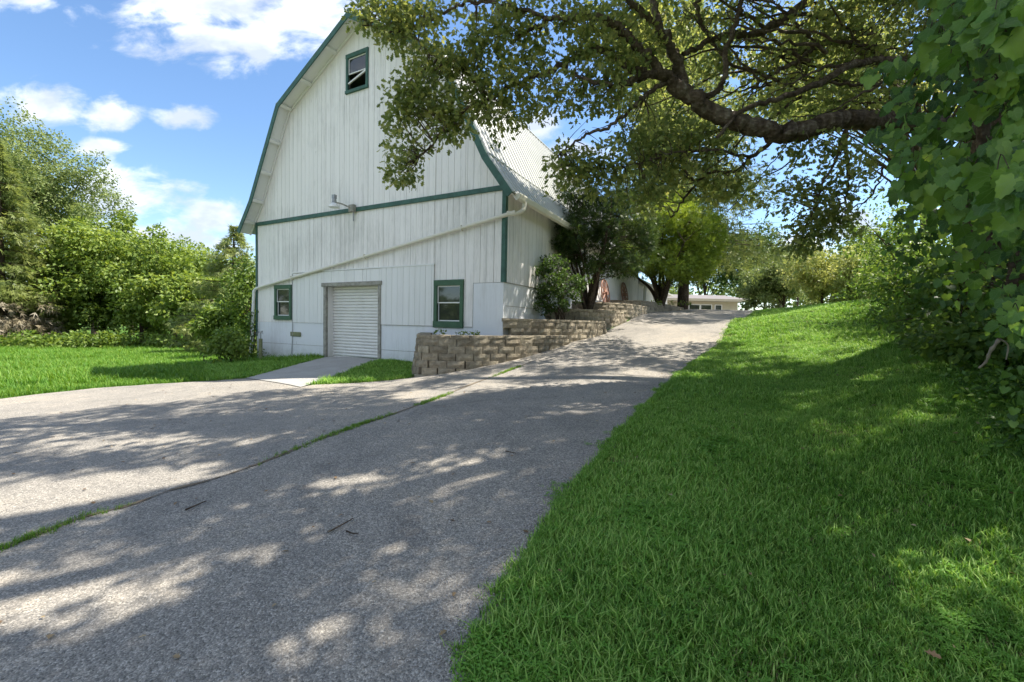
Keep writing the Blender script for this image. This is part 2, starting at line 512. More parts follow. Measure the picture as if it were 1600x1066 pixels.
def mesh_np(name, verts, faces, mat, parent=None, tint=None, smooth=False, k=None):
    """faces: array (n, k) or list of lists."""
    me = bpy.data.meshes.new(name)
    verts = np.asarray(verts, dtype=np.float32)
    if isinstance(faces, np.ndarray):
        n, kk = faces.shape
        me.vertices.add(len(verts)); me.vertices.foreach_set("co", verts.ravel())
        me.loops.add(n * kk); me.loops.foreach_set("vertex_index", faces.astype(np.int32).ravel())
        me.polygons.add(n); me.polygons.foreach_set("loop_start", np.arange(0, n * kk, kk, dtype=np.int32))
        me.update(calc_edges=True)
    else:
        me.from_pydata(verts.tolist(), [], faces)
        me.update()
    if tint is not None:
        a = me.attributes.new("tint", "FLOAT", "POINT")
        a.data.foreach_set("value", np.asarray(tint, dtype=np.float32))
    if smooth:
        me.polygons.foreach_set("use_smooth", np.ones(len(me.polygons), dtype=bool))
    me.materials.append(mat)
    o = bpy.data.objects.new(name, me)
    COL.objects.link(o)
    if parent: o.parent = parent
    return o


class MB:
    """collects simple solids, links them as one mesh object"""
    def __init__(s): s.v, s.f = [], []

    def add(s, verts, faces):
        o = len(s.v)
        s.v += [tuple(map(float, p)) for p in verts]
        s.f += [[i + o for i in f] for f in faces]
        return s

    def box(s, x0, x1, y0, y1, z0, z1):
        v = [(x0, y0, z0), (x1, y0, z0), (x1, y1, z0), (x0, y1, z0), (x0, y0, z1), (x1, y0, z1), (x1, y1, z1), (x0, y1, z1)]
        return s.add(v, [[0, 3, 2, 1], [4, 5, 6, 7], [0, 1, 5, 4], [1, 2, 6, 5], [2, 3, 7, 6], [3, 0, 4, 7]])

    def prism(s, poly, y0, y1):
        """poly in xz, extruded along y"""
        n = len(poly)
        v = [(p[0], y0, p[1]) for p in poly] + [(p[0], y1, p[1]) for p in poly]
        f = [list(range(n)), list(range(2 * n - 1, n - 1, -1))]
        f += [[i, i + n, (i + 1) % n + n, (i + 1) % n] for i in range(n)]
        return s.add(v, f)

    def tube(s, pts, radii, seg=8, caps=True):
        v, f = tube_arrays(pts, radii, seg)
        o = len(s.v)
        s.v += [tuple(p) for p in v.tolist()]
        s.f += [[i + o for i in q] for q in f.tolist()]
        if caps:
            s.f.append([o + i for i in range(seg)][::-1])
            s.f.append([o + len(v) - seg + i for i in range(seg)])
        return s

    def build(s, name, mat, parent=None, smooth=False, loc=None, bevel=0.0):
        o = mesh_np(name, s.v, s.f, mat, parent, smooth=smooth)
        if loc is not None: o.location = loc
        if bevel:
            b = o.modifiers.new("bevel", "BEVEL"); b.width = bevel; b.segments = 1; b.limit_method = "ANGLE"
        return o


def tube_arrays(pts, radii, seg=8, wob=0.0):
    pts = np.asarray(pts, float); n = len(pts)
    radii = np.broadcast_to(np.asarray(radii, float), (n,))
    tan = np.gradient(pts, axis=0)
    tan /= np.linalg.norm(tan, axis=1)[:, None] + 1e-9
    ref = np.array([0.0, 0.0, 1.0]) if abs(tan[0][2]) < 0.9 else np.array([1.0, 0, 0])
    vs = []
    nrm = np.cross(tan[0], ref); nrm /= np.linalg.norm(nrm) + 1e-9
    ang = np.linspace(0, 2 * np.pi, seg, endpoint=False)
    for i in range(n):
        nrm = nrm - tan[i] * (nrm @ tan[i]); nrm /= np.linalg.norm(nrm) + 1e-9
        bi = np.cross(tan[i], nrm)
        r = radii[i] * (1 + (rng.uniform(-wob, wob, seg) if wob else 0))
        vs.append(pts[i] + (np.cos(ang) * r)[:, None] * nrm + (np.sin(ang) * r)[:, None] * bi)
    v = np.concatenate(vs)
    i = np.arange(n - 1)[:, None] * seg
    j = np.arange(seg)[None, :]
    j2 = (j + 1) % seg
    f = np.stack([i + j, i + j2, i + seg + j2, i + seg + j], -1).reshape(-1, 4)
    return v, f


class Tubes:
    """many tubes as one quad mesh"""
    def __init__(s): s.v, s.f, s.n = [], [], 0

    def add(s, pts, radii, seg=6, wob=0.0):
        v, f = tube_arrays(pts, radii, seg, wob)
        s.v.append(v); s.f.append(f + s.n); s.n += len(v)

    def build(s, name, mat, parent=None, smooth=True):
        return mesh_np(name, np.concatenate(s.v), np.concatenate(s.f), mat, parent, smooth=smooth)


def smooth_path(pts, n=12):
    """Catmull-Rom through the points"""
    p = np.asarray(pts, float)
    p = np.vstack([2 * p[0] - p[1], p, 2 * p[-1] - p[-2]])
    out = []
    for i in range(1, len(p) - 2):
        for t in np.linspace(0, 1, n, endpoint=False):
            a, b, c, d = p[i - 1], p[i], p[i + 1], p[i + 2]
            out.append(0.5 * ((2 * b) + (c - a) * t + (2 * a - 5 * b + 4 * c - d) * t * t + (3 * b - 3 * c + d - a) * t ** 3))
    out.append(p[-2])
    return np.array(out)


def rand_unit(n):
    v = rng.normal(size=(n, 3))
    return v / (np.linalg.norm(v, axis=1)[:, None] + 1e-9)


# leaf templates: x across, y along (base at 0, tip at 1), z bend
def T_simple():      # folded diamond, 2 tris
    v = np.array([(0, 0, 0), (0.32, 0.45, 0.06), (0, 1, -0.08), (-0.32, 0.45, 0.06)])
    return v, np.array([(0, 1, 2), (0, 2, 3)])


def T_oak():         # lobed leaf
    o = [(0, 0), (0.10, 0.22), (0.30, 0.30), (0.14, 0.42), (0.38, 0.60), (0.17, 0.70), (0.22, 0.88), (0, 1.0)]
    pts = o + [(-x, y) for x, y in o[-2:0:-1]]
    v = np.array([(x, y, 0.35 * abs(x) - 0.1 * y * y) for x, y in pts])
    n = len(v)
    mid = np.array([[0, 0.5, -0.02]])
    v = np.vstack([v, mid])
    f = np.array([(n, i, (i + 1) % n) for i in range(n)])
    return v, f


def T_needles():     # a flat spray: three narrow slivers
    v, f = [], []
    for k, a in enumerate((-0.6, 0.0, 0.6)):
        c, s = math.cos(a), math.sin(a)
        o = len(v)
        y0 = 0.0 if k == 1 else 0.15
        for (x, y) in ((-0.07, y0), (0.07, y0), (0.0, 1.0 if k == 1 else 0.75)):
            v.append((x * c + y * s, -x * s + y * c, 0.05 * x))
        f.append((o, o + 1, o + 2))
    return np.array(v), np.array(f)


def T_vine():        # broad heart with a toothed edge
    outline = []
    n = 22
    for i in range(n):
        a = math.pi * 2 * i / n - math.pi / 2           # start at base notch
        r = 0.5 * (1.0 + 0.10 * math.cos(3 * (a - math.pi / 2)))
        if i % 2: r *= 0.84
        x, y = r * math.cos(a) * 1.05, 0.45 + r * math.sin(a) * 1.05
        if i == 0: y = 0.20
        if y > 0.75: x *= 0.82; y += 0.05
        outline.append((x, y))
    v = [(x, y, 0.22 * abs(x) - 0.22 * (y - 0.2) ** 2 + 0.02 * math.sin(i * 2.1)) for i, (x, y) in enumerate(outline)]
    v.append((0, 0.5, -0.03)); v.append((0, 0.8, -0.09))
    f = []
    for i in range(n):
        j = (i + 1) % n
        ctr = n + 1 if min(outline[i][1], outline[j][1]) > 0.72 else n
        f.append((ctr, i, j))
    top = [i for i in range(n) if outline[i][1] > 0.72]
    f.append((n, top[0], n + 1)); f.append((n, n + 1, top[-1]))
    return np.array(v), np.array(f)


TPL = {"simple": T_simple(), "oak": T_oak(), "needles": T_needles(), "vine": T_vine()}


def set_local(me, xy):
    a = me.attributes.new("local", "FLOAT_VECTOR", "POINT")
    v3 = np.column_stack([xy, np.zeros(len(xy))]).astype(np.float32)
    a.data.foreach_set("vector", v3.ravel())


def leaf_arrays(tpl, pos, tipdir, normal, size):
    """Places a template leaf at each pos, its tip along tipdir, its face towards normal."""
    tv, tf = TPL[tpl]
    y = tipdir / (np.linalg.norm(tipdir, axis=1)[:, None] + 1e-9)
    x = np.cross(y, normal); x /= np.linalg.norm(x, axis=1)[:, None] + 1e-9
    z = np.cross(x, y)
    s = np.asarray(size)[:, None, None]
    v = pos[:, None, :] + s * (tv[None, :, 0:1] * x[:, None, :] + tv[None, :, 1:2] * y[:, None, :] + tv[None, :, 2:3] * z[:, None, :])
    n, k = len(pos), len(tv)
    f = (tf[None] + (np.arange(n) * k)[:, None, None]).reshape(-1, 3)
    return v.reshape(-1, 3), f, k


def leaves(name, mat, tpl, pos, tipdir, normal, size, tint, parent=None):
    v, f, k = leaf_arrays(tpl, pos, tipdir, normal, size)
    o = mesh_np(name, v, f, mat, parent, tint=np.repeat(tint, k))
    if tpl == "vine": set_local(o.data, np.tile(TPL[tpl][0][:, :2], (len(pos), 1)))
    return o


# ------------------------------------------------------------------ terrain
YAW = math.radians(27.815)
CX, CY = -0.237, 10.5                      # near corner of the barn


def barn_xy(lx, ly):
    c, s = math.cos(YAW), math.sin(YAW)
    return CX + lx * c + ly * s, CY - lx * s + ly * c


ctrl = [  # x, y, height relative to the eye
    (0, 0, -1.5), (-3, 0, -1.5), (3, 0, -1.35), (-8, 0, -1.55), (0, -6, -1.95), (-10, -8, -1.9), (8, -8, -1.2), (-20, -6, -1.8), (16, -4, -.3),
    (-0.12, 1.55, -1.345), (0.25, 2.54, -1.245), (0.96, 3.88, -1.11), (2.7, 6.9, -0.81), (4.85, 10.1, -0.49), (8.6, 15.5, 0.30), (12.2, 21, 0.85), (15, 25.5, 1.05),
    (-3.1, 2.6, -1.48), (-4, 5, -1.40), (-1.5, 5, -1.18), (-2.5, 7.5, -1.28), (0, 7.5, -1.0),
    (-9.3, 7.8, -1.62), (-6.2, 9.3, -1.42), (-4.5, 8.6, -1.33), (-2.15, 9.2, -1.22), (-0.9, 9.2, -1.02), (0.79, 10.4, -0.66), (1.67, 11.2, -0.47),
    (3.4, 14, -0.02), (5.1, 16.7, 0.44), (6.7, 19.5, 0.68), (10.2, 24.5, 1.03), (13, 28, 1.12), (9, 30, 1.12),
    (-5.2, 13.0, -1.15), (-4.0, 12.2, -1.15), (-3, 11.5, -1.18), (-8.9, 15.0, -1.48), (-2.2, 11.4, -1.18),
    (-13, 11.5, -1.68), (-10, 13, -1.58), (-22, 20, -1.95), (-16, 22, -2.0), (-12, 24, -2.05), (-45, 38, -2.3), (-25, 42, -2.3), (-15, 45, -2.3), (-60, 20, -2.1),
    (1.8, 1.48, -1.2), (2.0, 2.7, -1.13), (3.1, 3.0, -0.85), (4.0, 5.4, -0.74), (4.4, 4.2, -0.52), (6.75, 10, -0.14), (7.2, 8, -0.08), (8.7, 9.0, 0.2),
    (9.7, 12, 0.76), (14, 17, 1.15), (20, 25, 1.25), (9, 5, 0.25), (14, 8, 0.7), (25, 12, 1.2), (40, 40, 1.0), (20, 45, 0.9), (28, 60, 0.8), (0, 60, 0.3), (5, 40, 0.9),
    (-3, 30, -0.8), (0, 20, -0.5), (-90, 90, -2.5), (0, 120, 0), (90, 90, 0.5), (90, 0, 0.8), (-90, 0, -2.3), (0, -60, -2.5), (60, -60, -1), (-60, -60, -2.5)]
ctrl = np.array(ctrl, float)


def _phi(r2):
    return np.sqrt(r2 + 1.0)


_P = ctrl[:, :2]
_A = _phi(((_P[:, None] - _P[None]) ** 2).sum(-1)) - 0.02 * np.eye(len(ctrl)) * -1
_n = len(ctrl)
_K = np.zeros((_n + 3, _n + 3))
_K[:_n, :_n] = _A; _K[:_n, _n] = 1; _K[:_n, _n + 1:] = _P; _K[_n, :_n] = 1; _K[_n + 1:, :_n] = _P.T
_W = np.linalg.solve(_K, np.concatenate([ctrl[:, 2], [0, 0, 0]]))


def tz(x, y):
    """terrain height (world z)"""
    x = np.asarray(x, float); y = np.asarray(y, float)
    sh = x.shape
    q = np.stack([x.ravel(), y.ravel()], -1)
    out = np.empty(len(q))
    for a in range(0, len(q), 20000):
        b = q[a:a + 20000]
        out[a:a + 20000] = _phi(((b[:, None] - _P[None]) ** 2).sum(-1)) @ _W[:_n] + _W[_n] + b @ _W[_n + 1:]
    return out.reshape(sh) + EYE


def axis(breaks):
    out = []
    for (a, b, st) in breaks:
        out += list(np.arange(a, b - 1e-6, st))
    return np.array(out + [breaks[-1][1]])


gx = axis([(-300, -100, 25), (-100, -30, 5), (-30, -12, 1.0), (-12, 14, 0.35), (14, 30, 1.0), (30, 100, 5), (100, 325, 25)])
gy = axis([(-200, -20, 20), (-20, -1, 1.0), (-1, 16, 0.3), (16, 34, 0.6), (34, 60, 2), (60, 120, 6), (120, 345, 25)])
GX, GY = np.meshgrid(gx, gy)
dist = np.sqrt(GX ** 2 + GY ** 2)
GZ = tz(np.clip(GX, -90, 90), np.clip(GY, -60, 110))
GZ += np.where(dist > 3, 1, 0) * 0
V = np.stack([GX, GY, GZ], -1).reshape(-1, 3)
ny, nx = GX.shape
i, j = np.meshgrid(np.arange(ny - 1), np.arange(nx - 1), indexing="ij")
Fq = np.stack([i * nx + j, i * nx + j + 1, (i + 1) * nx + j + 1, (i + 1) * nx + j], -1).reshape(-1, 4)
ground = mesh_np("ground", V, Fq, M["ground"], smooth=True)
tag(ground, kind="structure")


def in_poly(poly, x, y):
    poly = np.asarray(poly, float)
    c = np.zeros(np.shape(x), bool)
    n = len(poly)
    for a in range(n):
        x0, y0 = poly[a]; x1, y1 = poly[(a + 1) % n]
        if y0 == y1: continue
        c ^= ((y0 > y) != (y1 > y)) & (x < (x1 - x0) * (y - y0) / (y1 - y0) + x0)
    return c


def drape(name, poly, off, mat, step=0.35, kind="structure", zfun=None, jitter=0.0):
    poly = np.asarray(poly, float)
    pts = []
    n = len(poly)
    for a in range(n):
        p, q = poly[a], poly[(a + 1) % n]
        m = max(1, int(np.linalg.norm(q - p) / step))
        for k in range(m):
            pt = p + (q - p) * k / m
            if jitter: pt = pt + rng.uniform(-jitter, jitter, 2)
            pts.append(pt)
    nb_ = len(pts)
    lo, hi = poly.min(0), poly.max(0)
    ax, ay = np.arange(lo[0], hi[0], step), np.arange(lo[1], hi[1], step)
    X, Y = np.meshgrid(ax, ay)
    ins = in_poly(pts, X, Y)
    gp = np.stack([X[ins], Y[ins]], -1)
    allp = [Vector((float(p[0]), float(p[1]))) for p in pts] + [Vector((float(p[0]), float(p[1]))) for p in gp]
    vo, eo, fo, *_ = delaunay_2d_cdt(allp, [(k, (k + 1) % nb_) for k in range(nb_)], [], 1, 1e-5)
    xy = np.array([(v.x, v.y) for v in vo])
    z = (zfun or tz)(xy[:, 0], xy[:, 1]) + off
    o = mesh_np(name, np.column_stack([xy, z]), np.array([f for f in fo if len(f) == 3]), mat, smooth=True)
    if kind: tag(o, kind=kind)
    return o


def on_ground(px, py):
    """where the ray through a photograph pixel meets the terrain"""
    d = ray(px, py)
    Ys = np.concatenate([np.arange(0.8, 12, 0.03), np.arange(12, 60, 0.1)])
    h = EYE + d[2] * Ys - tz(d[0] * Ys, Ys)
    k = np.argmax(h < 0)
    if h[k] >= 0: k = len(Ys) - 1
    return d[0] * Ys[k], Ys[k]


drive_edge_right = [on_ground(*p) for p in ((740, 1066), (790, 950), (860, 830), (905, 760), (960, 700), (1010, 640), (1060, 590), (1120, 545))]
drive_poly = [(-0.9, -6), (-0.45, 0.3)] + drive_edge_right + [(6.6, 13.0), (8.9, 16.2), (11.8, 20.3), (15, 25), (19, 31), (30, 36), (34, 49), (9, 49), (6.5, 34), (9.6, 28), (10.3, 24.7),
              (8.3, 22.3), (6.45, 19.5), (5.0, 16.8), (4.1, 15.1), (3.5, 14.1), (2.8, 13.0), (1.7, 11.45), (0.85, 10.5), (0.1, 9.85), (-0.9, 9.35), (-2.0, 9.28), (-3.2, 8.75), (-4.0, 8.55)]
lawn_edge_left = [on_ground(*p) for p in ((470, 607), (385, 592), (330, 597), (240, 602), (150, 608), (60, 618), (0, 625))]
drive_poly += lawn_edge_left + [(-14, 6.6), (-30, 3), (-30, -6)]
drive_poly = np.array(drive_poly)
driveway = drape("driveway", drive_poly, 0.022, M["asphalt"], 0.3, jitter=0.03)

slab_px = [on_ground(*p) for p in ((470, 608), (384, 593))]
sl0, sl1 = barn_xy(-6.35, 0.02), barn_xy(-4.05, 0.02)
apron_poly = [slab_px[0], slab_px[1], sl0, sl1]


def apron_z(x, y):
    return tz(x, y)


apron = drape("concrete_apron", apron_poly, 0.035, M["concrete"], 0.25)

# ------------------------------------------------------------------ barn
barn = empty("barn", (CX, CY, EYE), -YAW)
tag(barn, "tall white board barn with green trimmed gambrel roof beside the driveway", "barn")
W_ = 9.905; PK = -4.9525; LEN = 15.6
ZB, ZP, ZS = 3.355, -0.093, 1.021
PROF = [(-5.40, 3.03), (-4.70, 3.99), (-3.233, 6.857), (0, 8.74), (3.233, 6.857), (4.70, 3.99), (5.40, 3.03)]   # roof top line
OV = 0.42


def roof_z(x, drop=0.0):
    xs = [PK + p[0] for p in PROF]; zs = [p[1] - drop for p in PROF]
    return float(np.interp(x, xs, zs))


# openings (x0, x1, z0, z1) in the gable
DOOR = (-6.414, -4.001, -1.6, 1.164)
WR = (-2.095, -1.159, -0.12, 1.122)
WL = (-8.902, -8.014, 0.0, 1.156)
WU = (-5.478, -4.578, 6.739, 7.867)
OPEN = [DOOR, WR, WL, WU]


def board(x0, x1, z0, zt0, zt1, ytop, mat, name="siding_board"):
    g = 0.004
    y = ytop + random.uniform(-0.003, 0.003)
    mb_ = MB().prism([(x0 + g, z0), (x1 - g, z0), (x1 - g, zt1), (x0 + g, zt0)], y, y + 0.022)
    return mb_.build(name, mat, barn)


def board_run(xa, xb, zlo, zhi, ytop, mat, width=0.2, skip=()):
    """vertical boards from xa to xb; zhi is a number or a function of x; cut round the openings"""
    x = xa
    while x < xb - 0.02:
        w = width * random.uniform(0.9, 1.1)
        x1 = min(xb, x + w)
        if xb - x1 < 0.06: x1 = xb
        cuts = sorted({x, x1} | {e for o in OPEN for e in o[:2] if x < e < x1})
        for a, b in zip(cuts[:-1], cuts[1:]):
            if b - a < 0.015: continue
            m = 0.5 * (a + b)
            za, zb_ = (zhi(a), zhi(b)) if callable(zhi) else (zhi, zhi)
            segs = [(zlo, None)]
            for o in OPEN:
                if o[0] - 1e-4 < m < o[1] + 1e-4:
                    new = []
                    for (s0, s1) in segs:
                        top = s1 if s1 is not None else min(za, zb_)
                        if o[3] <= s0 or o[2] >= top: new.append((s0, s1)); continue
                        if o[2] > s0: new.append((s0, o[2]))
                        if o[3] < top: new.append((o[3], s1))
                    segs = new
            for (s0, s1) in segs:
                t0, t1 = (za, zb_) if s1 is None else (s1, s1)
                if min(t0, t1) - s0 > 0.03: board(a, b, s0, t0, t1, ytop, mat)
        x = x1


# backing walls behind the boards, with the openings left out
def wall_backing():
    mbk = MB()
    xs = sorted({-W_ + 0.03, PK - 4.70, PK - 3.233, PK, PK + 3.233, PK + 4.70, -0.03} | {e for o in OPEN for e in o[:2]})
    xs = [x for x in xs if -W_ + 0.02 <= x <= -0.02]
    for a, b in zip(xs[:-1], xs[1:]):
        m = (a + b) / 2
        cur = -2.6
        ops = sorted([o for o in OPEN if o[0] - 1e-4 < m < o[1] + 1e-4], key=lambda o: o[2])
        for o in ops:
            if o[2] > cur: mbk.prism([(a, cur), (b, cur), (b, o[2]), (a, o[2])], 0.03, 0.14)
            cur = o[3]
        mbk.prism([(a, cur), (b, cur), (b, roof_z(b, 0.14)), (a, roof_z(a, 0.14))], 0.03, 0.14)
    mbk.box(-0.14, -0.03, 0.14, LEN, -2.6, 3.2)
    mbk.box(-W_ + 0.03, -W_ + 0.14, 0.14, LEN, -2.6, 3.2)
    mbk.prism([(-W_ + .03, -2.6), (-.03, -2.6), (-.03, 3.3), (PK + 4.66, 3.85), (PK + 3.2, 6.7), (PK, 8.56), (PK - 3.2, 6.7), (PK - 4.66, 3.85), (-W_ + .03, 3.3)], LEN, LEN + 0.12)
    mbk.build("wall", M["greywood"], barn)


wall_backing()
top_fn = lambda x: roof_z(x, 0.10)
board_run(-W_, 0.0, ZB, top_fn, -0.004, M["white"])                      # gable boards above the band
board_run(-W_, -0.87, ZP, ZB - 0.115, 0.0, M["white"], 0.2)               # lower boards
board_run(-0.87, 0.0, ZS, ZB - 0.115, 0.0, M["white"], 0.2)
# newer boards over the old ones around the door
board_run(-7.92, DOOR[0], ZP + 0.004, 1.50, -0.030, M["white_clean"], 0.2)
board_run(DOOR[1], -2.11, ZP + 0.004, 1.53, -0.030, M["white_clean"], 0.2)
board_run(DOOR[0], DOOR[1], 1.164, 1.52, -0.030, M["white_clean"], 0.33)
MB().box(-7.94, -2.09, -0.045, 0.0, 1.53, 1.565).build("drip_board", M["white_clean"], barn)
# plinth
pl = MB()
for (a, b, t) in ((-W_ - 0.01, DOOR[0], ZP - 0.004), (DOOR[1], -0.87, ZP - 0.004), (-0.865, 0.012, ZS - 0.012)):
    pl.box(a, b, -0.012, 0.03, -2.6, t)
pl.box(-0.03, 0.012, 0.03, LEN, -2.6, ZS - 0.012)
pl.box(-W_ - 0.01, -W_ + 0.03, 0.03, LEN, -2.6, ZS - 0.012)
pl.build("plinth", M["plinth"], barn)
ln = MB()
ln.box(-W_, DOOR[0], -0.016, -0.011, -0.82, -0.81); ln.box(DOOR[1], -2.6, -0.016, -0.011, -0.82, -0.81)
ln.box(0.011, 0.017, 0.1, LEN, 0.44, 0.452); ln.box(-0.87, -0.862, -0.02, -0.013, -0.1, ZS)
ln.box(DOOR[1], -0.87, -0.035, -0.012, ZP - 0.008, ZP + 0.002)
ln.box(0.0, 0.03, 0.0, LEN, ZS - 0.012, ZS + 0.006)
ln.build("joint_strip", M["greywood"], barn)

# side wall boards: vertical, on the driveway side
x = 0.0
while x < LEN:
    w = random.uniform(0.19, 0.24)
    y1 = min(LEN, x + w)
    zt = 3.32
    m_ = MB()
    m_.add([(0.0, x + .004, ZS + .01), (0.02, x + .004, ZS + .01), (0.02, y1 - .004, ZS + .01), (0.0, y1 - .004, ZS + .01),
            (0.0, x + .004, zt), (0.02, x + .004, zt), (0.02, y1 - .004, zt), (0.0, y1 - .004, zt)],
           [[0, 3, 2, 1], [4, 5, 6, 7], [0, 1, 5, 4], [1, 2, 6, 5], [2, 3, 7, 6], [3, 0, 4, 7]])
    m_.build("siding_board", M["white"], barn)
    x = y1
MB().box(-W_ - 0.02, -W_ + 0.0, 0, LEN, ZS, 3.3).build("side_wall", M["white"], barn)

# green trim: band, corner boards
MB().box(-W_ - 0.02, 0.02, -0.05, -0.002, ZB - 0.115, ZB).build("trim_band", M["green"], barn)
for (a, b) in ((-0.06, 0.045), (-W_ - 0.045, -W_ + 0.035)):
    lo = ZS if a > -1 else ZP - 0.5
    MB().box(a, b, -0.035, -0.002, lo, ZB - 0.117).build("corner_board", M["green"], barn)
MB().box(0.022, 0.046, -0.002, 0.08, ZS, 3.25).build("corner_board", M["green"], barn)

# roof: one ribbed sheet per slope and side
def slope_sheet(p0, p1, side):
    a = np.array([PK + side * p0[0], p0[1]]); b = np.array([PK + side * p1[0], p1[1]])
    d = b - a
    nrm = np.array([-d[1], d[0]]); nrm /= np.linalg.norm(nrm)
    if nrm[1] < 0: nrm = -nrm
    prof = []
    y = -OV
    while y < LEN + 0.3:
        for (dy, h) in ((0, 0.0), (0.02, 0.028), (0.05, 0.028), (0.07, 0.0)):
            prof.append((y + dy, h))
        y += 0.23
    prof.append((y, 0))
    v, f = [], []
    for (yy, h) in prof:
        for (pt, k) in ((a, 1), (b, 1), (b, 0), (a, 0)):
            q = pt + nrm * (h if k else -0.02)
            v.append((q[0], yy, q[1]))
    n = len(prof)
    for i_ in range(n - 1):
        o, o2 = 4 * i_, 4 * i_ + 4
        for k in range(4):
            f.append([o + k, o + (k + 1) % 4, o2 + (k + 1) % 4, o2 + k])
    f.append([3, 2, 1, 0]); f.append([4 * n - 4, 4 * n - 3, 4 * n - 2, 4 * n - 1])
    mesh_np("roof_panel", v, f, M["metalroof"], barn)


half = [(0, 8.74), (3.233, 6.857), (4.70, 3.99), (5.40, 3.03)]
for side in (-1, 1):
    for p0, p1 in zip(half[:-1], half[1:]):
        slope_sheet(p0, p1, side)
# flashing at the breaks
for side in (1, -1):
    for (px_, pz) in half[1:3]:
        MB().tube([(PK + side * px_, -OV, pz + 0.02), (PK + side * px_, LEN + 0.3, pz + 0.02)], [0.035, 0.035], 8).build("roof_flashing", M["metalroof"], barn)
MB().tube([(PK, -OV, 8.77), (PK, LEN + 0.3, 8.77)], [0.06, 0.06], 8).build("ridge_cap", M["green"], barn)

# rake boards (green face), soffit (white underside), lookout blocks
def offset_profile(drop):
    return [(PK + s * p[0], p[1] - drop) for s, p in [(-1, q) for q in half[::-1]] + [(1, q) for q in half[1:]]]


def perp_offset(side, t):
    """points of the half profile moved inward by t, mitred"""
    P = [np.array(p, float) for p in half]
    out = []
    for k, p in enumerate(P):
        ns = []
        if k > 0:
            d = P[k] - P[k - 1]; n_ = np.array([-d[1], d[0]]); ns.append(-n_ / np.linalg.norm(n_) * (1 if n_[1] > 0 else -1))
        if k < len(P) - 1:
            d = P[k + 1] - P[k]; n_ = np.array([-d[1], d[0]]); ns.append(-n_ / np.linalg.norm(n_) * (1 if n_[1] > 0 else -1))
        m_ = sum(ns); m_ = m_ / np.linalg.norm(m_)
        if k == 0: m_ = np.array([0, -1.0])
        c = m_ @ ns[0]
        q = p + m_ * t / max(c, 0.5)
        out.append((PK + side * q[0], q[1]))
    return out


for side in (-1, 1):
    o0 = perp_offset(side, 0.015); o1 = perp_offset(side, 0.175)
    for k in range(3):
        poly = [o0[k], o0[k + 1], o1[k + 1], o1[k]]
        MB().prism(poly, -OV - 0.03, -OV + 0.0).build("rake_board", M["green"], barn)
    s0 = perp_offset(side, 0.05); s1 = perp_offset(side, 0.085)
    for k in range(3):
        MB().prism([s0[k], s0[k + 1], s1[k + 1], s1[k]], -OV + 0.002, 0.0).build("soffit", M["white_clean"], barn)
    # small trim where soffit meets wall, and lookouts
    t0 = perp_offset(side, 0.09); t1 = perp_offset(side, 0.15)
    for k in range(3):
        MB().prism([t0[k], t0[k + 1], t1[k + 1], t1[k]], -0.05, -0.012).build("frieze_board", M["white_clean"], barn)
    l0 = perp_offset(side, 0.088); l1 = perp_offset(side, 0.17)
    for k, ts in ((0, (0.3, 0.66, 0.97)), (1, (0.33, 0.66, 0.97)), (2, (0.6,))):
        a0, a1, b0, b1 = map(np.array, (l0[k], l0[k + 1], l1[k], l1[k + 1]))
        L_ = np.linalg.norm(a1 - a0)
        for t_ in ts:
            e = 0.05 / L_
            poly = [a0 + (a1 - a0) * (t_ - e), a0 + (a1 - a0) * (t_ + e), b0 + (b1 - b0) * (t_ + e), b0 + (b1 - b0) * (t_ - e)]
            MB().prism([tuple(p) for p in poly], -OV + 0.005, -0.052).build("lookout_block", M["white_clean"], barn)
# eave soffit on the driveway side and gutter with spouts
MB().add([(0.03, 0, 3.30), (0.41, 0, 3.02), (0.41, LEN, 3.02), (0.03, LEN, 3.30), (0.03, 0, 3.27), (0.40, 0, 2.99), (0.40, LEN, 2.99), (0.03, LEN, 3.27)],
         [[0, 1, 2, 3], [7, 6, 5, 4], [0, 4, 5, 1], [1, 5, 6, 2], [2, 6, 7, 3], [3, 7, 4, 0]]).build("eave_board", M["white_clean"], barn)
gut = MB()
sec = [(0.44, 3.02), (0.44, 2.90), (0.48, 2.87), (0.54, 2.90), (0.57, 2.99), (0.57, 3.02), (0.555, 3.02), (0.535, 2.915), (0.48, 2.89), (0.455, 2.91), (0.455, 3.02)]
gut.prism(sec, -0.30, LEN)
gut.prism([(0.441, 3.018), (0.441, 2.901), (0.48, 2.872), (0.54, 2.901), (0.569, 2.99), (0.569, 3.018)], -0.305, -0.298)
gut.build("gutter", M["gutter"], barn)
MB().tube(smooth_path([(0.50, 0.06, 2.90), (0.50, 0.05, 2.78), (0.46, 0.0, 2.68), (0.30, -0.06, 2.62), (0.12, -0.09, 2.66), (0.02, -0.09, 2.70)][:5], 6), 0.05, 10).build("spout_elbow", M["gutter"], barn)
MB().tube([(0.34, -0.07, 2.66), (0.0, -0.085, 2.60), (-9.80, -0.085, 1.07)], 0.048, 10).build("diagonal_downspout", M["gutter"], barn)
MB().tube(smooth_path([(-9.72, -0.085, 1.085), (-9.86, -0.09, 1.04), (-9.93, -0.10, 0.95), (-9.95, -0.10, 0.8), (-10.02, -0.14, -0.8), (-10.07, -0.18, -1.55)], 6), 0.047, 10).build("downspout", M["vinyl"], barn)
for xx in (-1.2, -4.6, -7.9):
    zz_ = 2.60 + (xx / -9.8) * (1.07 - 2.60)
    MB().box(xx - 0.012, xx + 0.012, -0.14, -0.03, zz_ - 0.065, zz_ + 0.065).build("pipe_strap", M["gutter"], barn)


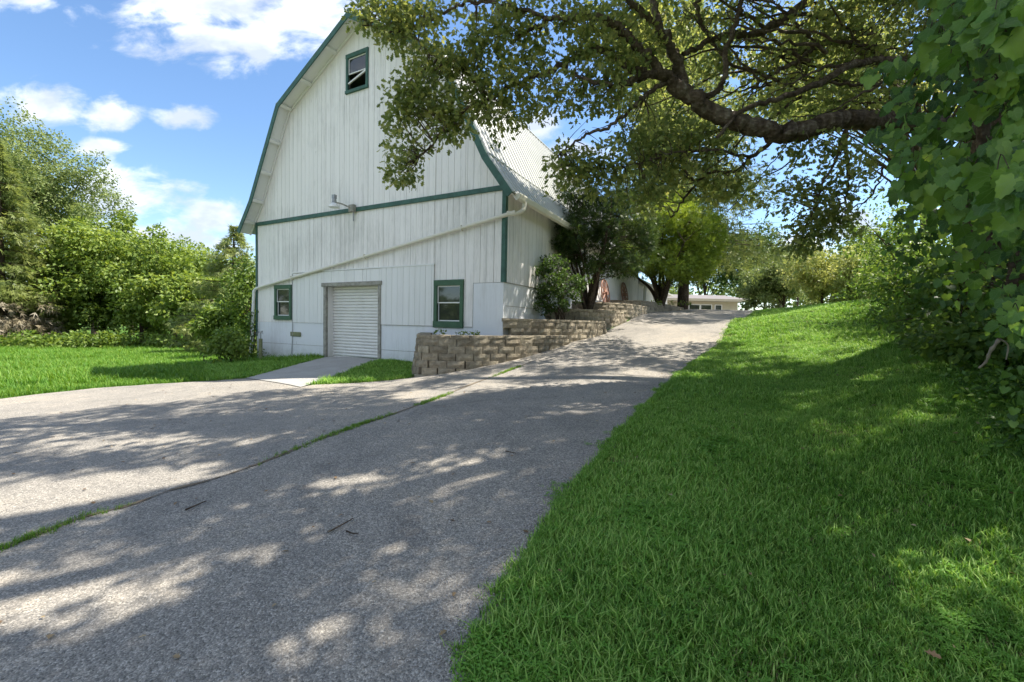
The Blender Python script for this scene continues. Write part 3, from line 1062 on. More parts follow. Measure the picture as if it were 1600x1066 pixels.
# windows
def window(o, trim, head, sill, mt, tilt=False):
    x0, x1, z0, z1 = o
    fr = MB()
    y0, y1 = -0.045, 0.02
    fr.box(x0, x0 + trim, y0, y1, z0 + sill, z1 - head); fr.box(x1 - trim, x1, y0, y1, z0 + sill, z1 - head)
    fr.box(x0 - .006, x1 + .006, y0 - .004, y1, z1 - head, z1); fr.box(x0 - .012, x1 + .012, y0 - 0.016, y1, z0 - .01, z0 + sill)
    f = fr.build("window", mt, barn, bevel=0.004)
    ix0, ix1 = x0 + trim, x1 - trim
    z0, z1 = z0 + sill, z1 - head
    s = 0.028
    zm = (z0 + z1) / 2 + 0.02
    sash = MB()
    for (a, b, yy) in ((zm - .012, z1, -0.004), (z0, zm + .012, 0.028)):
        if tilt and a == z0: continue
        sash.box(ix0, ix0 + s, yy, yy + .03, a, b); sash.box(ix1 - s, ix1, yy, yy + .03, a, b)
        sash.box(ix0 + s, ix1 - s, yy, yy + .03, b - s, b); sash.box(ix0 + s, ix1 - s, yy, yy + .03, a, a + s)
    sash.build("sash", M["vinyl"], f)
    MB().box(ix0 + s, ix1 - s, 0.008, 0.014, zm, z1 - s).build("pane", M["glass"], f)
    if tilt:
        b = MB().add([(ix0 + .01, -0.03, zm - .30), (ix0 + .01, .01, zm - .30), (ix1 - .01, .01, zm - .08), (ix1 - .01, -.03, zm - .08),
                      (ix0 + .01, -0.03, zm - .26), (ix0 + .01, .01, zm - .26), (ix1 - .01, .01, zm - .03), (ix1 - .01, -.03, zm - .03)],
                     [[0, 3, 2, 1], [4, 5, 6, 7], [0, 1, 5, 4], [1, 2, 6, 5], [2, 3, 7, 6], [3, 0, 4, 7]])
        so = b.build("fallen_sash_rail", M["vinyl"], f)
        so["label"] = "white sash rail hanging crooked in the open half"
    else:
        MB().box(ix0 + s, ix1 - s, 0.040, 0.046, z0 + s, zm).build("pane", M["glass"], f)
        MB().box(ix0, ix1, 0.15, 0.16, z0, z1).build("dark_backing", M["dark"], f)  # near-black sheet painting in the unlit room behind the glass
    return f


wu = window(WU, 0.085, 0.12, 0.08, M["green"], True); wu["label"] = "small high window with a broken open lower sash"
wr = window(WR, 0.10, 0.15, 0.16, M["green2"]); wr["label"] = "green framed window above the stone retaining wall"
wl = window(WL, 0.10, 0.13, 0.13, M["green2"]); wl["label"] = "green framed window left of the roll-up door"
# loft behind the high window, its darkness put into near-black surfaces
MB().box(-7.5, -2.5, 3.0, 3.1, 3, 8).build("loft_partition", M["dark"], barn)
MB().box(-9.5, -0.4, 0.3, LEN - .3, 3.1, 3.2).build("loft_floor", M["dark"], barn)

# door: recessed roll-up with slats, weathered frame
dr = MB()
zt, zb2 = 1.06, -1.30
nsl = 25
x0, x1 = -6.30, -4.10
v, f = [], []
rows = []
z = zb2
hgt = (zt - zb2) / nsl
for k in range(nsl):
    rows += [(0.285, z), (0.238, z + hgt * 0.18), (0.232, z + hgt * 0.5), (0.238, z + hgt * 0.82), (0.285, z + hgt * 0.97)]
    z += hgt
for (yy, zz_) in rows: v += [(x0, yy, zz_), (x1, yy, zz_)]
for k in range(len(rows) - 1): f.append([2 * k, 2 * k + 1, 2 * k + 3, 2 * k + 2])
do = mesh_np("roll_up_door", v, f, M["door"], barn, smooth=False)
MB().box(x0, x1, 0.225, 0.27, zb2 - 0.05, zb2).build("bottom_bar", M["rust"], do)
MB().box(-6.30, -4.10, 0.29, 0.30, -2.0, 1.1).build("door_backing", M["door"], barn)
fr = MB()
fr.box(DOOR[0] - .005, DOOR[0] + .115, -0.055, 0.03, -2.0, 1.05); fr.box(DOOR[1] - .10, DOOR[1] + .005, -0.055, 0.03, -2.0, 1.05)
fr.box(DOOR[0] - .08, DOOR[1] + .04, -0.075, 0.03, 1.052, 1.165)
fr.build("door_frame", M["greywood"], barn, bevel=0.006)
rv = MB()
rv.box(DOOR[0] + .02, DOOR[0] + .112, 0.031, 0.30, -2.0, 1.05); rv.box(DOOR[1] - .098, DOOR[1], 0.031, 0.30, -2.0, 1.05); rv.box(DOOR[0] + .112, DOOR[1] - .098, 0.031, 0.30, 1.06, 1.16)
rv.build("door_reveal", M["white"], barn)

# yard lamp on the gable
lp = MB()
lp.tube(smooth_path([(-5.10, -0.10, 3.30), (-5.18, -0.22, 3.36), (-5.30, -0.34, 3.42), (-5.40, -0.42, 3.44)], 5), 0.022, 8)
lp.box(-5.20, -5.0, -0.16, -0.052, 3.22, 3.42)
lamp = lp.build("lamp_arm", M["greywood"], barn)
l2 = MB().tube([(-5.45, -0.45, 3.42), (-5.45, -0.45, 3.55)], [0.075, 0.055], 12)
l2.box(-5.5, -5.4, -0.50, -0.40, 3.55, 3.66)
l2.build("lamp_housing", M["rust"], lamp)
MB().tube([(-5.45, -0.45, 3.42), (-5.45, -0.45, 3.37), (-5.45, -0.45, 3.30)], [0.07, 0.13, 0.155], 16).build("lamp_shade", M["vinyl"], lamp)
MB().tube([(-5.08, -0.08, 3.22), (-5.08, -0.075, 2.95)], 0.02, 6).build("conduit_stub", M["rust"], lamp)

# conduit, plate beside the left window
MB().tube([(-7.93, -0.045, 1.5), (-7.93, -0.045, -0.6), (-8.0, -0.03, -1.3), (-8.1, -0.02, -1.6)], 0.012, 6).build("conduit", M["rust"], barn)
MB().box(-8.05, -7.52, -0.05, -0.013, -0.55, -0.40).build("wall_plate", M["olive"], barn, bevel=0.02)

# annex: the lower white wing beyond the barn
ax_ = empty("barn_annex", (*barn_xy(0, LEN + 0.15), EYE), -YAW)
tag(ax_, "low whitewashed wing joined to the far end of the barn", "barn wing")
MB().box(-6, -0.1, 0.0, 12.0, -2.0, 2.5).build("wall", M["white_clean"], ax_)
MB().add([(-6.3, -.0, 2.5), (0.35, -.0, 2.5), (0.35, 12.3, 2.5), (-6.3, 12.3, 2.5), (-6.3, 0, 2.6), (.35, 0, 2.6), (-3, 0, 3.9), (-3, 12.3, 3.9), (.35, 12.3, 2.6), (-6.3, 12.3, 2.6)],
         [[0, 3, 2, 1], [0, 1, 5, 6, 4], [1, 2, 8, 5], [5, 8, 7, 6], [6, 7, 9, 4], [2, 3, 9, 7, 8], [3, 0, 4, 9]]).build("roof", M["metalroof"], ax_)
MB().box(-0.1, -0.04, 0.02, 0.2, -2, 2.5).build("corner_post", M["dark"], ax_)
for yy in (2.6, 5.4, 8.2):
    MB().box(-0.1, -0.05, yy, yy + 0.12, -2, 2.5).build("wall_batten", M["white_clean"], ax_)
MB().tube([(0.1, 1.5, 2.5), (0.05, 1.5, 2.3), (0.02, 1.5, -0.6)], 0.05, 8).build("downspout", M["gutter"], ax_)

# ------------------------------------------------------------------ far house
hY = 50.0
hx0, hx1 = 50 * 0.335, 50 * 0.527
gz = EYE + 0.55
hs = empty("ranch_house", (hx0, hY, gz), 0.03)
tag(hs, "low cream house with a pale grey roof beyond the top of the driveway", "house")
hw = hx1 - hx0
ez = 2.55
MB().box(0, hw, 0, 7, -0.5, ez).build("wall", M["housewall"], hs)
MB().box(-7, -0.01, 1.2, 7, -0.5, ez).build("side_wing_wall", M["housewall"], hs)
rf = MB().add([(-7.5, -.9, ez), (hw + 1.1, -.9, ez), (hw + 1.1, 8, ez), (-7.5, 8, ez), (-7.5, -.9, ez + .25), (hw + 1.1, -.9, ez + .25), (hw + .2, 3.5, ez + 1.0), (-7.5, 3.5, ez + 1.0), (hw + 1.1, 8, ez + .25), (-7.5, 8, ez + .25)],
              [[0, 3, 2, 1], [0, 1, 5, 4], [1, 2, 8, 6, 5], [4, 5, 6, 7], [7, 6, 8, 9], [2, 3, 9, 8], [3, 0, 4, 7, 9]]).build("roof", M["shingle"], hs)
MB().box(-7.55, hw + 1.15, -.95, -.9, ez - .02, ez + .26).build("fascia", M["housewall"], rf)
for (a, b) in ((2.6, 3.5), (3.85, 5.05), (5.25, 6.45), (6.95, 7.65)):
    wn = MB()
    wn.box(a - .09, a, -.05, -.002, 0.9, 2.2); wn.box(b, b + .09, -.05, -.002, 0.9, 2.2); wn.box(a, b, -.05, -.002, 2.11, 2.2); wn.box(a, b, -.05, -.002, .9, 1.0)
    w_ = wn.build("window", M["vinyl"], hs)
    MB().box(a, b, -.02, -.002, 1.0, 2.11).build("pane", M["glass"], w_)
w_ = MB().box(-1.6, -1.5, 1.12, 1.198, .9, 2.2).box(-.6, -.5, 1.12, 1.198, .9, 2.2).build("window", M["vinyl"], hs)
MB().box(-1.5, -.6, 1.15, 1.198, .9, 2.2).build("pane", M["glass"], w_)

# ------------------------------------------------------------------ retaining walls
def block_mesh(w, h, d, seed):
    """split-face block: rough front (towards -y), tapered back"""
    r = np.random.default_rng(seed)
    nxs, nzs = 4, 3
    v, f = [], []
    for iz in range(nzs):
        for ix in range(nxs):
            xx = -w / 2 + w * ix / (nxs - 1); zz_ = h * iz / (nzs - 1)
            edge = ix in (0, nxs - 1) or iz in (0, nzs - 1)
            yy = (0.0 if edge else -0.016) + r.uniform(-0.009, 0.009)
            if ix in (0, nxs - 1): xx *= 0.99; yy += 0.010
            if not edge: xx += r.uniform(-.02, .02)
            v.append((xx + (0 if edge else r.uniform(-.015, .015)), yy, zz_ * 0.985))
    for iz in range(nzs - 1):
        for ix in range(nxs - 1):
            a = iz * nxs + ix
            f.append([a, a + 1, a + 1 + nxs, a + nxs])
    o = len(v)
    bw = w * 0.42
    v += [(-bw, d, 0), (bw, d, 0), (bw, d, h * .985), (-bw, d, h * .985)]
    f.append([nxs - 1, o + 1, o + 2, nxs * nzs - 1, 2 * nxs - 1])
    f.append([0, nxs, nxs * (nzs - 1), o + 3, o])
    f.append([o, o + 3, o + 2, o + 1])
    f.append([0] + [o, o + 1] + list(range(nxs - 1, 0, -1)))
    f.append([nxs * (nzs - 1) + k for k in range(nxs)] + [o + 2, o + 3])
    me = bpy.data.meshes.new("block")
    me.from_pydata(v, [], f); me.update()
    me.materials.append(M["stone"])
    return me


BW, BH = 0.38, 0.157
block_meshes = [block_mesh(BW, BH, 0.26, s) for s in range(7)]
cap_meshes = [block_mesh(BW * 1.1, 0.085, 0.30, 20 + s) for s in range(5)]


def stone_wall(path, ztop, label, courses_max, group="terraced stone retaining walls"):
    p = np.array(path, float)
    seg = np.linalg.norm(np.diff(p, axis=0), axis=1); cum = np.concatenate([[0], np.cumsum(seg)])
    tot = cum[-1]
    root = empty("retaining_wall", (p[0][0], p[0][1], 0))
    tag(root, label, "retaining wall", group)

    def at_s(s):
        s = min(max(s, 0), tot - 1e-6)
        k = int(np.searchsorted(cum, s, side="right") - 1)
        t = (s - cum[k]) / seg[k]
        d = (p[k + 1] - p[k]) / seg[k]
        return p[k] + (p[k + 1] - p[k]) * t, d

    def put(name, me, s, z, back, w):
        q0, _ = at_s(s - w * .45); q1, _ = at_s(s + w * .45); q = (q0 + q1) / 2
        d = q1 - q0; L_ = np.linalg.norm(d)
        if L_ < 1e-4: return
        d /= L_
        o = bpy.data.objects.new(name, me)
        COL.objects.link(o)
        o.parent = root
        nrm = np.array([d[1], -d[0]])               # outward = to the right of the path direction
        q = q - nrm * back
        o.location = (q[0] - p[0][0] + random.uniform(-.004, .004), q[1] - p[0][1] + random.uniform(-.004, .004), z)
        o.rotation_euler = (0, 0, math.atan2(d[1], d[0]) + random.uniform(-.02, .02))
        o.scale = (min(1.0, L_ / (w * .9) + 0.02) * random.uniform(.97, .995), 1, 1)
    capz = ztop - 0.085
    s = BW / 2
    k = 0
    while s < tot:
        put("cap_block", cap_meshes[k % 5], s, capz, -0.01, BW * 1.1); s += BW * 1.1; k += 1
    for c in range(courses_max):
        z = capz - BH * (c + 1)
        s = BW / 2 + (BW / 2 if c % 2 else 0)
        while s < tot + .1:
            q, _ = at_s(s)
            if z + BH > float(tz(np.array([q[0]]), np.array([q[1]]))[0]) + 0.015:
                put("block", block_meshes[random.randrange(7)], s, z, 0.012 * (courses_max - 0) * 0 - 0.022 * (c + 1), BW)
            s += BW
    return root


walls = [
    ([(-2.45, 11.55), (-2.28, 10.4), (-2.12, 9.55), (-1.85, 9.30), (-1.0, 9.28), (0.05, 9.72), (0.85, 10.40), (1.45, 10.98)], -0.27, 7, "longest grey stone block wall starting under the barn's right window"),
    ([(-0.22, 10.42), (0.55, 10.75), (1.5, 11.35), (2.2, 11.98), (2.75, 12.65)], 0.14, 4, "stone block wall one step up, starting at the barn's near corner"),
    ([(0.95, 12.75), (2.0, 13.05), (2.9, 13.55), (3.5, 14.3), (3.95, 15.0)], 0.50, 4, "stone block wall in front of the dark yew's roots"),
    ([(1.9, 14.8), (3.2, 15.0), (4.3, 15.7), (4.9, 16.6), (5.5, 17.6)], 0.83, 4, "stone block wall just behind the dark yew, below the wagon wheels"),
    ([(3.9, 18.4), (5.5, 18.3), (6.35, 19.3), (8.0, 21.7), (9.8, 24.5)], 1.12, 3, "uppermost stone edging running under the pale yew"),
]
side_pts = lambda t: barn_xy(-0.02, t)
for (path, zt_, nc, lab) in walls:
    stone_wall(path, zt_ + EYE, lab, nc)


def bed(name, poly, z):
    o = drape(name, poly, 0.0, M["soil"], 0.35, zfun=lambda x, y: np.full(np.shape(x), z + EYE) + 0.02 * np.sin(x * 7) * np.cos(y * 6))
    return o


bed("planting_bed", [walls[0][0][0], (-2.2, 10.4), (-2.02, 9.62), (-1.8, 9.42), (-1.0, 9.4), (0.02, 9.84), (.8, 10.5), (1.4, 11.1), (1.2, 11.6), side_pts(0.3), barn_xy(-0.02, 0.0), barn_xy(-2.5, 0.0)], -0.36)
bed("planting_bed", [(-0.2, 10.55), (.5, 10.87), (1.42, 11.47), (2.1, 12.08), (2.65, 12.75), (2.2, 13.3), side_pts(3.2)], 0.06)
bed("planting_bed", [(.95, 12.87), (1.95, 13.17), (2.8, 13.65), (3.4, 14.4), (3.85, 15.1), (3.4, 15.3), side_pts(5.6), side_pts(2.4)], 0.42)
bed("planting_bed", [(1.85, 14.92), (3.15, 15.12), (4.2, 15.8), (4.8, 16.7), (5.4, 17.7), (5.5, 18.6), side_pts(10), side_pts(4.7)], 0.75)
bed("planting_bed", [(3.9, 18.5), (5.45, 18.42), (6.25, 19.4), (7.9, 21.8), (9.7, 24.6), (9.5, 30), side_pts(24), side_pts(8.8)], 1.04)

# ------------------------------------------------------------------ small things by the barn
hx, hy = barn_xy(-8.72, -0.62)
hz = float(tz(np.array([hx]), np.array([hy]))[0])
hyd = empty("yard_hydrant", (hx, hy, hz), -YAW)
tag(hyd, "olive post with a small metal water tap below the barn's left window", "water tap")
MB().tube([(0, 0, -0.1), (0, 0, 0.78)], 0.055, 10).build("post", M["olive"], hyd, bevel=0)
MB().tube(smooth_path([(0, 0, .78), (0, 0, .93), (-.05, 0, 1.0), (-.14, 0, .99), (-.19, 0, .92)], 4), 0.018, 8).tube([(0.02, 0, .95), (0.08, 0, 1.04), (.12, 0, .93)], 0.012, 6).build("tap", M["rust"], hyd)


def wagon_wheel(name, lx, ly, z, r, label):
    x_, y_ = barn_xy(lx, ly)
    root = empty(name, (x_, y_, z + EYE), -YAW)
    tag(root, label, "wagon wheel", "old wagon wheels leaning on the barn")
    th = np.linspace(0, 2 * np.pi, 33)
    lean = 0.14
    P = lambda yy, zz_: (-(zz_) * lean, yy, zz_)
    ring = [P(r * math.cos(a), r + r * math.sin(a)) for a in th]
    v, f = tube_arrays(ring, 0.03, 6)
    mesh_np("rim", v, f, M["wheel"], root, smooth=True)
    MB().tube([(-(r) * lean - .1, 0, r), (-(r) * lean + .1, 0, r)], .09, 10).build("hub", M["wheel"], root)
    for k in range(12):
        a = k * math.pi / 6
        MB().tube([P(.06 * math.cos(a), r + .06 * math.sin(a)), P((r - .03) * math.cos(a), r + (r - .03) * math.sin(a))], .022, 5).build("spoke", M["wheel"], root)
    return root


wagon_wheel("wagon_wheel", 0.26, 8.4, 0.80, 0.56, "faded red wagon wheel partly behind the dark yew's low branch")
wagon_wheel("wagon_wheel", 0.26, 11.8, 0.95, 0.58, "faded red wagon wheel standing clear beside the dark barn corner post")


# ------------------------------------------------------------------ vegetation helpers
def clumps(centers, radii, per, flat=0.8):
    """leaf positions spread on and in each clump; returns pos, outward"""
    centers = np.asarray(centers, float); radii = np.asarray(radii, float)
    idx = np.repeat(np.arange(len(centers)), per)
    u = rand_unit(len(idx))
    rr = rng.uniform(0.35, 1.0, len(idx)) ** 0.6
    off = u * rr[:, None] * radii[idx][:, None]
    off[:, 2] *= flat
    return centers[idx] + off, u, idx


def foliage(parent, name, mat, tpl, centers, radii, per, size, flat=0.8, droop=0.3, jit=0.6, tint_c=0.5, tint_v=0.35, up=0.6):
    pos, u, idx = clumps(centers, radii, per, flat)
    n = len(pos)
    tip = u + rng.normal(0, jit, (n, 3)); tip[:, 2] -= droop
    nor = rng.normal(0, 0.7, (n, 3)) + u * 0.5; nor[:, 2] += up
    sz = size * rng.uniform(0.65, 1.3, n)
    ct = rng.uniform(-0.5, 0.5, len(centers))
    tint = np.clip(tint_c + tint_v * (ct[idx] * 0.7 + rng.normal(0, 0.42, n)), 0, 1)
    return leaves(name, mat, tpl, pos, tip, nor, sz, tint, parent)


def crown_centers(c, rad, n, shell=0.55, lump=0.18, low_cut=-1.0):
    """clump centres in an uneven ellipsoid"""
    c = np.array(c, float); rad = np.array(rad, float)
    out = []
    ph = rng.uniform(0, 6.28, 6)
    while len(out) < n:
        u = rand_unit(1)[0]
        if u[2] < low_cut: continue
        k = 1 + lump * (math.sin(3 * math.atan2(u[1], u[0]) + ph[0]) + math.sin(5 * math.atan2(u[1], u[0]) + 4 * u[2] + ph[1])) * 0.7
        r = rng.uniform(shell, 1.0) * k
        out.append(c + u * rad * r)
    return np.array(out)


def tree(name, label, cat, base, crown_c, crown_r, n_clump, clump_r, per, leaf, mat, tpl="simple", trunk_r=0.25, bark="bark2",
         group=None, shell=0.5, droop=0.3, lump=0.18, low_cut=-0.9, tint_c=0.5, tint_v=0.4, flat=0.8, limbs=26):
    root = empty(name, tuple(base))
    tag(root, label, cat, group)
    base = np.array(base, float)
    cc = np.array(crown_c, float) - base
    cen = crown_centers(cc, crown_r, n_clump, shell, lump, low_cut)
    cen[:, 2] = np.maximum(cen[:, 2], 0.15 + clump_r * 0.5)
    tb = Tubes()
    top = cc + np.array([0, 0, crown_r[2] * 0.45])
    tp = smooth_path([(0, 0, -0.3), (rng.normal(0, .1), rng.normal(0, .1), cc[2] * .35), tuple(cc * np.array([.8, .8, .75])), tuple(top)], 6)
    tb.add(tp, np.linspace(trunk_r, trunk_r * 0.2, len(tp)) * (1 + 0.35 * np.exp(-np.arange(len(tp)) * .9)), 8, 0.05)
    for k in rng.choice(len(cen), min(limbs, len(cen)), replace=False):
        e = cen[k]
        s0 = tp[int(np.clip(len(tp) * (0.25 + 0.6 * rng.random()), 1, len(tp) - 2))]
        if e[2] < s0[2]: s0 = tp[max(1, int(len(tp) * 0.25))]
        midp = (s0 + e) / 2 + np.array([0, 0, 0.08 * np.linalg.norm(e - s0)]) + rng.normal(0, .05, 3) * np.linalg.norm(e - s0)
        pth = smooth_path([s0, midp, e], 4)
        tb.add(pth, np.linspace(trunk_r * 0.32, trunk_r * 0.05, len(pth)), 5)
    tb.build("trunk", M[bark], root)
    foliage(root, "crown", M[mat], tpl, cen, np.full(len(cen), clump_r) * rng.uniform(.7, 1.25, len(cen)), per, leaf, flat=flat, droop=droop, tint_c=tint_c, tint_v=tint_v)
    return root


def gz_at(x_, y_):
    return float(tz(np.array([x_]), np.array([y_]))[0])


def gz_fast(p):
    return gz_at(float(p[0]), float(p[1]))


def P_(px, Y, dz=0.0):
    """ground point under a photograph column at distance Y"""
    x_ = ray(px, 500)[0] * Y
    return np.array([x_, Y, gz_at(x_, Y) + dz])


def conifer(name, label, base, height, radius, whorls, mat, dead_from=None, droop=0.35, group=None, skirt=0.6, hang=0.35, per=46, leaf=0.22, tint_c=.5, trunk_r=.25, lower_bare=0.0):
    root = empty(name, tuple(base)); tag(root, label, "tree", group)
    tb = Tubes(); pos, tip, nor, sz, ti = [], [], [], [], []
    dpos, dtip, dnor, dsz, dti = [], [], [], [], []
    tb.add([(0, 0, -.3), (0, 0, height * .5), (0, 0, height)], [trunk_r, trunk_r * .6, .02], 8)
    for w in range(whorls):
        t_ = w / (whorls - 1)
        z = skirt + lower_bare + (height - skirt - lower_bare) * t_ ** 0.95
        R = radius * (1 - t_) ** 0.75 * rng.uniform(.82, 1.12) + 0.15
        nb_ = int(5 + 4 * (1 - t_))
        for b in range(nb_):
            a = rng.uniform(0, 6.283)
            d = np.array([math.cos(a), math.sin(a), 0])
            r_ = R * rng.uniform(.72, 1.1)
            p0 = np.array([0, 0, z])
            p1 = d * r_ * .55 + np.array([0, 0, z - droop * r_ * .22])
            p2 = d * r_ + np.array([0, 0, z - droop * r_ * .30 + rng.normal(0, .05)])
            pth = smooth_path([p0, p1, p2], 4)
            tb.add(pth, np.linspace(.02 + trunk_r * .07 * (1 - t_), .004, len(pth)), 4)
            m = int(per * (0.3 + 0.7 * (1 - t_)))
            s_ = rng.uniform(.12, 1.0, m) ** .75
            q = p0 + (p1 - p0) * np.minimum(s_ * 2, 1)[:, None] + (p2 - p1) * np.maximum(s_ * 2 - 1, 0)[:, None]
            side = np.cross(d, [0, 0, 1])
            sp = rng.normal(0, .16, m) * r_ * (1.1 - .5 * s_)
            q = q + side * sp[:, None]
            q[:, 2] -= np.abs(sp) * .25 + rng.uniform(0, hang, m) * (.25 + s_)
            tdir = d * .8 + side * np.sign(sp)[:, None] * .6 + rng.normal(0, .3, (m, 3)); tdir[:, 2] -= .25 + 1.2 * (rng.random(m) < .45) * hang / .35
            nn = rng.normal(0, .5, (m, 3)); nn[:, 2] += .8
            dead = dead_from is not None and (dead_from[0] < z / height < dead_from[1]) and (a % 6.283 < dead_from[3] and a % 6.283 > dead_from[2] or rng.random() < .06)
            tgt = (dpos, dtip, dnor, dsz, dti) if dead else (pos, tip, nor, sz, ti)
            tgt[0].append(q); tgt[1].append(tdir); tgt[2].append(nn); tgt[3].append(leaf * rng.uniform(.7, 1.4, m)); tgt[4].append(np.clip(tint_c + rng.normal(0, .2, m) + rng.normal(0, .1), 0, 1))
    tb.build("trunk", M["bark2"], root)
    c = np.concatenate
    leaves("crown", M[mat], "needles", c(pos), c(tip), c(nor), c(sz), c(ti), root)
    if dpos:
        o = leaves("dead_boughs", M["dead"], "needles", c(dpos), c(dtip), c(dnor), c(dsz), c(dti), root)
        o["label"] = "bare grey-brown lower boughs"
    return root


# ------------------------------------------------------------------ background trees, left of the barn
def spot(px, py, Y):
    return at(px, py, Y)


b = P_(4, 30)
conifer("conifer_tree", "olive green conifer with grey dead lower boughs at the photo's left edge", b, 14.0, 4.2, 30, "cedar", dead_from=(0.08, 0.26, 5.3, 6.28), droop=.5, hang=.55, per=125, leaf=.42, tint_c=.5)
c0 = spot(25, 300, 40)
tree("broadleaf_tree", "tallest broad round-topped tree standing behind the olive conifer", "tree", P_(25, 40), c0, (7.4, 6.5, 6.8), 380, 1.1, 165, .22, "farleaf2", trunk_r=.45, shell=.35, low_cut=-.8, tint_c=.55)
c0 = spot(148, 395, 46)
tree("broadleaf_tree", "smaller dull green tree showing just above the bright thicket, next to the tallest tree", "tree", P_(148, 46), c0, (4.6, 4, 3.6), 80, 1.0, 90, .28, "farleaf2", trunk_r=.3, tint_c=.35)
c0 = spot(205, 408, 50)
tree("broadleaf_tree", "distant dark treetop showing over the middle of the bright thicket", "tree", P_(205, 50), c0, (4.0, 4, 2.6), 50, 1.0, 80, .28, "farleaf2", trunk_r=.25, tint_c=.3)
thick = [(105, 440, 33, (4.0, 3.4, 4.4), .62, "tall lime green bush beside the olive conifer, first in the thicket"),
         (165, 428, 35, (4.2, 3.6, 5.0), .66, "tallest lime green bush in the thicket across the field"),
         (222, 440, 34, (3.8, 3.4, 4.3), .62, "rounded lime green bush in the middle of the thicket"),
         (275, 455, 33, (3.4, 3.2, 3.5), .58, "lime green bush sloping down toward the thicket's low end"),
         (312, 478, 31, (2.2, 2.4, 2.3), .60, "smallest lime green bush ending the thicket on the barn side")]
for (px_, py_, Y_, r_, tc_, lab) in thick:
    tree("bush", lab, "bush", P_(px_, Y_), spot(px_, py_, Y_), r_, 150, .75, 110, .26, "farleaf", trunk_r=.16, shell=.45, low_cut=-1, group="bushes of the bright thicket", tint_c=tc_, lump=.14, droop=.5)
low_row = [(20, 508, 27), (62, 514, 27), (110, 514, 28), (150, 513, 28), (200, 512, 28.5), (245, 510, 29), (290, 511, 29)]
pos_c = []
for (px_, py_, Y_) in low_row:
    for k in range(10):
        q = P_(px_ + rng.uniform(-26, 26), Y_ + rng.uniform(-.5, 1.6)); q[2] += rng.uniform(.1, .7); pos_c.append(q)
o = foliage(None, "undergrowth", M["farleaf"], "simple", pos_c, np.full(len(pos_c), .7), 70, .22, tint_c=.45)
tag(o, "low weedy undergrowth along the foot of the thicket", "undergrowth", kind="stuff")
c0 = spot(285, 415, 42)
tree("broadleaf_tree", "pale airy tree between the thicket and the spruce by the barn", "tree", P_(290, 42), c0, (3.4, 3.4, 2.0), 50, .75, 80, .22, "farleaf", trunk_r=.25, tint_c=.6, lump=.3, low_cut=-.3)
c0 = spot(335, 440, 36)
tree("broadleaf_tree", "pale tree standing just left of the spruce by the barn", "tree", P_(335, 36), c0, (3.2, 3.2, 3.0), 60, .85, 90, .24, "farleaf", trunk_r=.25, tint_c=.55, lump=.3)
b = P_(366, 24.5)
conifer("spruce_tree", "green spruce behind the barn's left corner", b, 7.3, 3.1, 26, "spruce", droop=.15, hang=.3, per=95, leaf=.27, tint_c=.72)
c0 = spot(358, 508, 20)
tree("bush", "mid green bush standing in front of the spruce by the barn", "bush", P_(358, 20), c0, (1.2, 1.2, .9), 60, .4, 80, .17, "farleaf", trunk_r=.1, tint_c=.42, droop=.5)
c0 = spot(392, 470, 19)
tree("bush", "tall leafy bush tucked against the barn's left wall", "bush", P_(392, 19), c0, (.8, 1.2, 1.7), 60, .4, 80, .14, "farleaf", trunk_r=.08, tint_c=.3)
c0 = spot(362, 540, 14.0)
tree("bush", "small bush with broad drooping leaves at the barn's left corner", "bush", P_(362, 14.0), c0, (.62, .6, .5), 50, .22, 28, .13, "farleaf", trunk_r=.04, tint_c=.5, droop=.8, shell=.3)

# creeper on the left downspout
root = empty("creeper", (*barn_xy(-9.95, -0.2), gz_at(*barn_xy(-9.95, -.2))))
tag(root, "creeper climbing the white downspout at the barn's left corner", "creeper")
pc = [np.array([rng.normal(0, .07), rng.normal(0, .05), h]) for h in np.linspace(0, 1.75, 36)] + [np.array([rng.normal(.35, .35), rng.normal(-.1, .15), rng.uniform(.05, .4)]) for k in range(26)]
foliage(root, "foliage", M["darkleaf"], "simple", pc, np.full(len(pc), .10), 9, .075, tint_c=.5)
tb = Tubes(); tb.add([(0, 0, 0), (.03, 0, .6), (-.03, 0, 1.2), (.02, 0, 1.75)], .012, 5); tb.build("stem", M["bark2"], root)

# ------------------------------------------------------------------ trees along the drive
def multi_stem(name, label, cat, base, spread, height, n_stem, stem_r, mat, leaf, per, cen_fn, n_clump, clump_r, tint_c=.5, tpl="needles", lean=(0, 0)):
    root = empty(name, tuple(base)); tag(root, label, cat)
    cen = cen_fn(n_clump)
    tb = Tubes()
    stems = []
    for k in range(n_stem):
        a = 2 * math.pi * k / n_stem + rng.uniform(-.3, .3)
        ex = np.array([math.cos(a) * spread * rng.uniform(.35, 1) + lean[0], math.sin(a) * spread * rng.uniform(.35, 1) + lean[1], height * rng.uniform(.6, .95)])
        pth = smooth_path([(rng.normal(0, .04), rng.normal(0, .04), -.15), ex * np.array([.22, .22, .25]) + rng.normal(0, .05, 3), ex * np.array([.6, .6, .58]) + rng.normal(0, .08, 3), ex], 5)
        tb.add(pth, np.linspace(stem_r, stem_r * .18, len(pth)), 6, .06)
        stems.append(pth)
    allp = np.concatenate([s[4:] for s in stems])
    for e in cen:
        s0 = allp[np.argmin(np.linalg.norm(allp - e + np.array([0, 0, .35]), axis=1))]
        pth = smooth_path([s0, (s0 + e) / 2 + rng.normal(0, .04, 3), e], 3)
        tb.add(pth, np.linspace(stem_r * .2, .004, len(pth)), 4)
    tb.build("trunk", M["bark2"], root)
    foliage(root, "crown", M[mat], tpl, cen, np.full(len(cen), clump_r) * rng.uniform(.7, 1.3, len(cen)), per, leaf, tint_c=tint_c, droop=-.1, jit=.5)
    return root


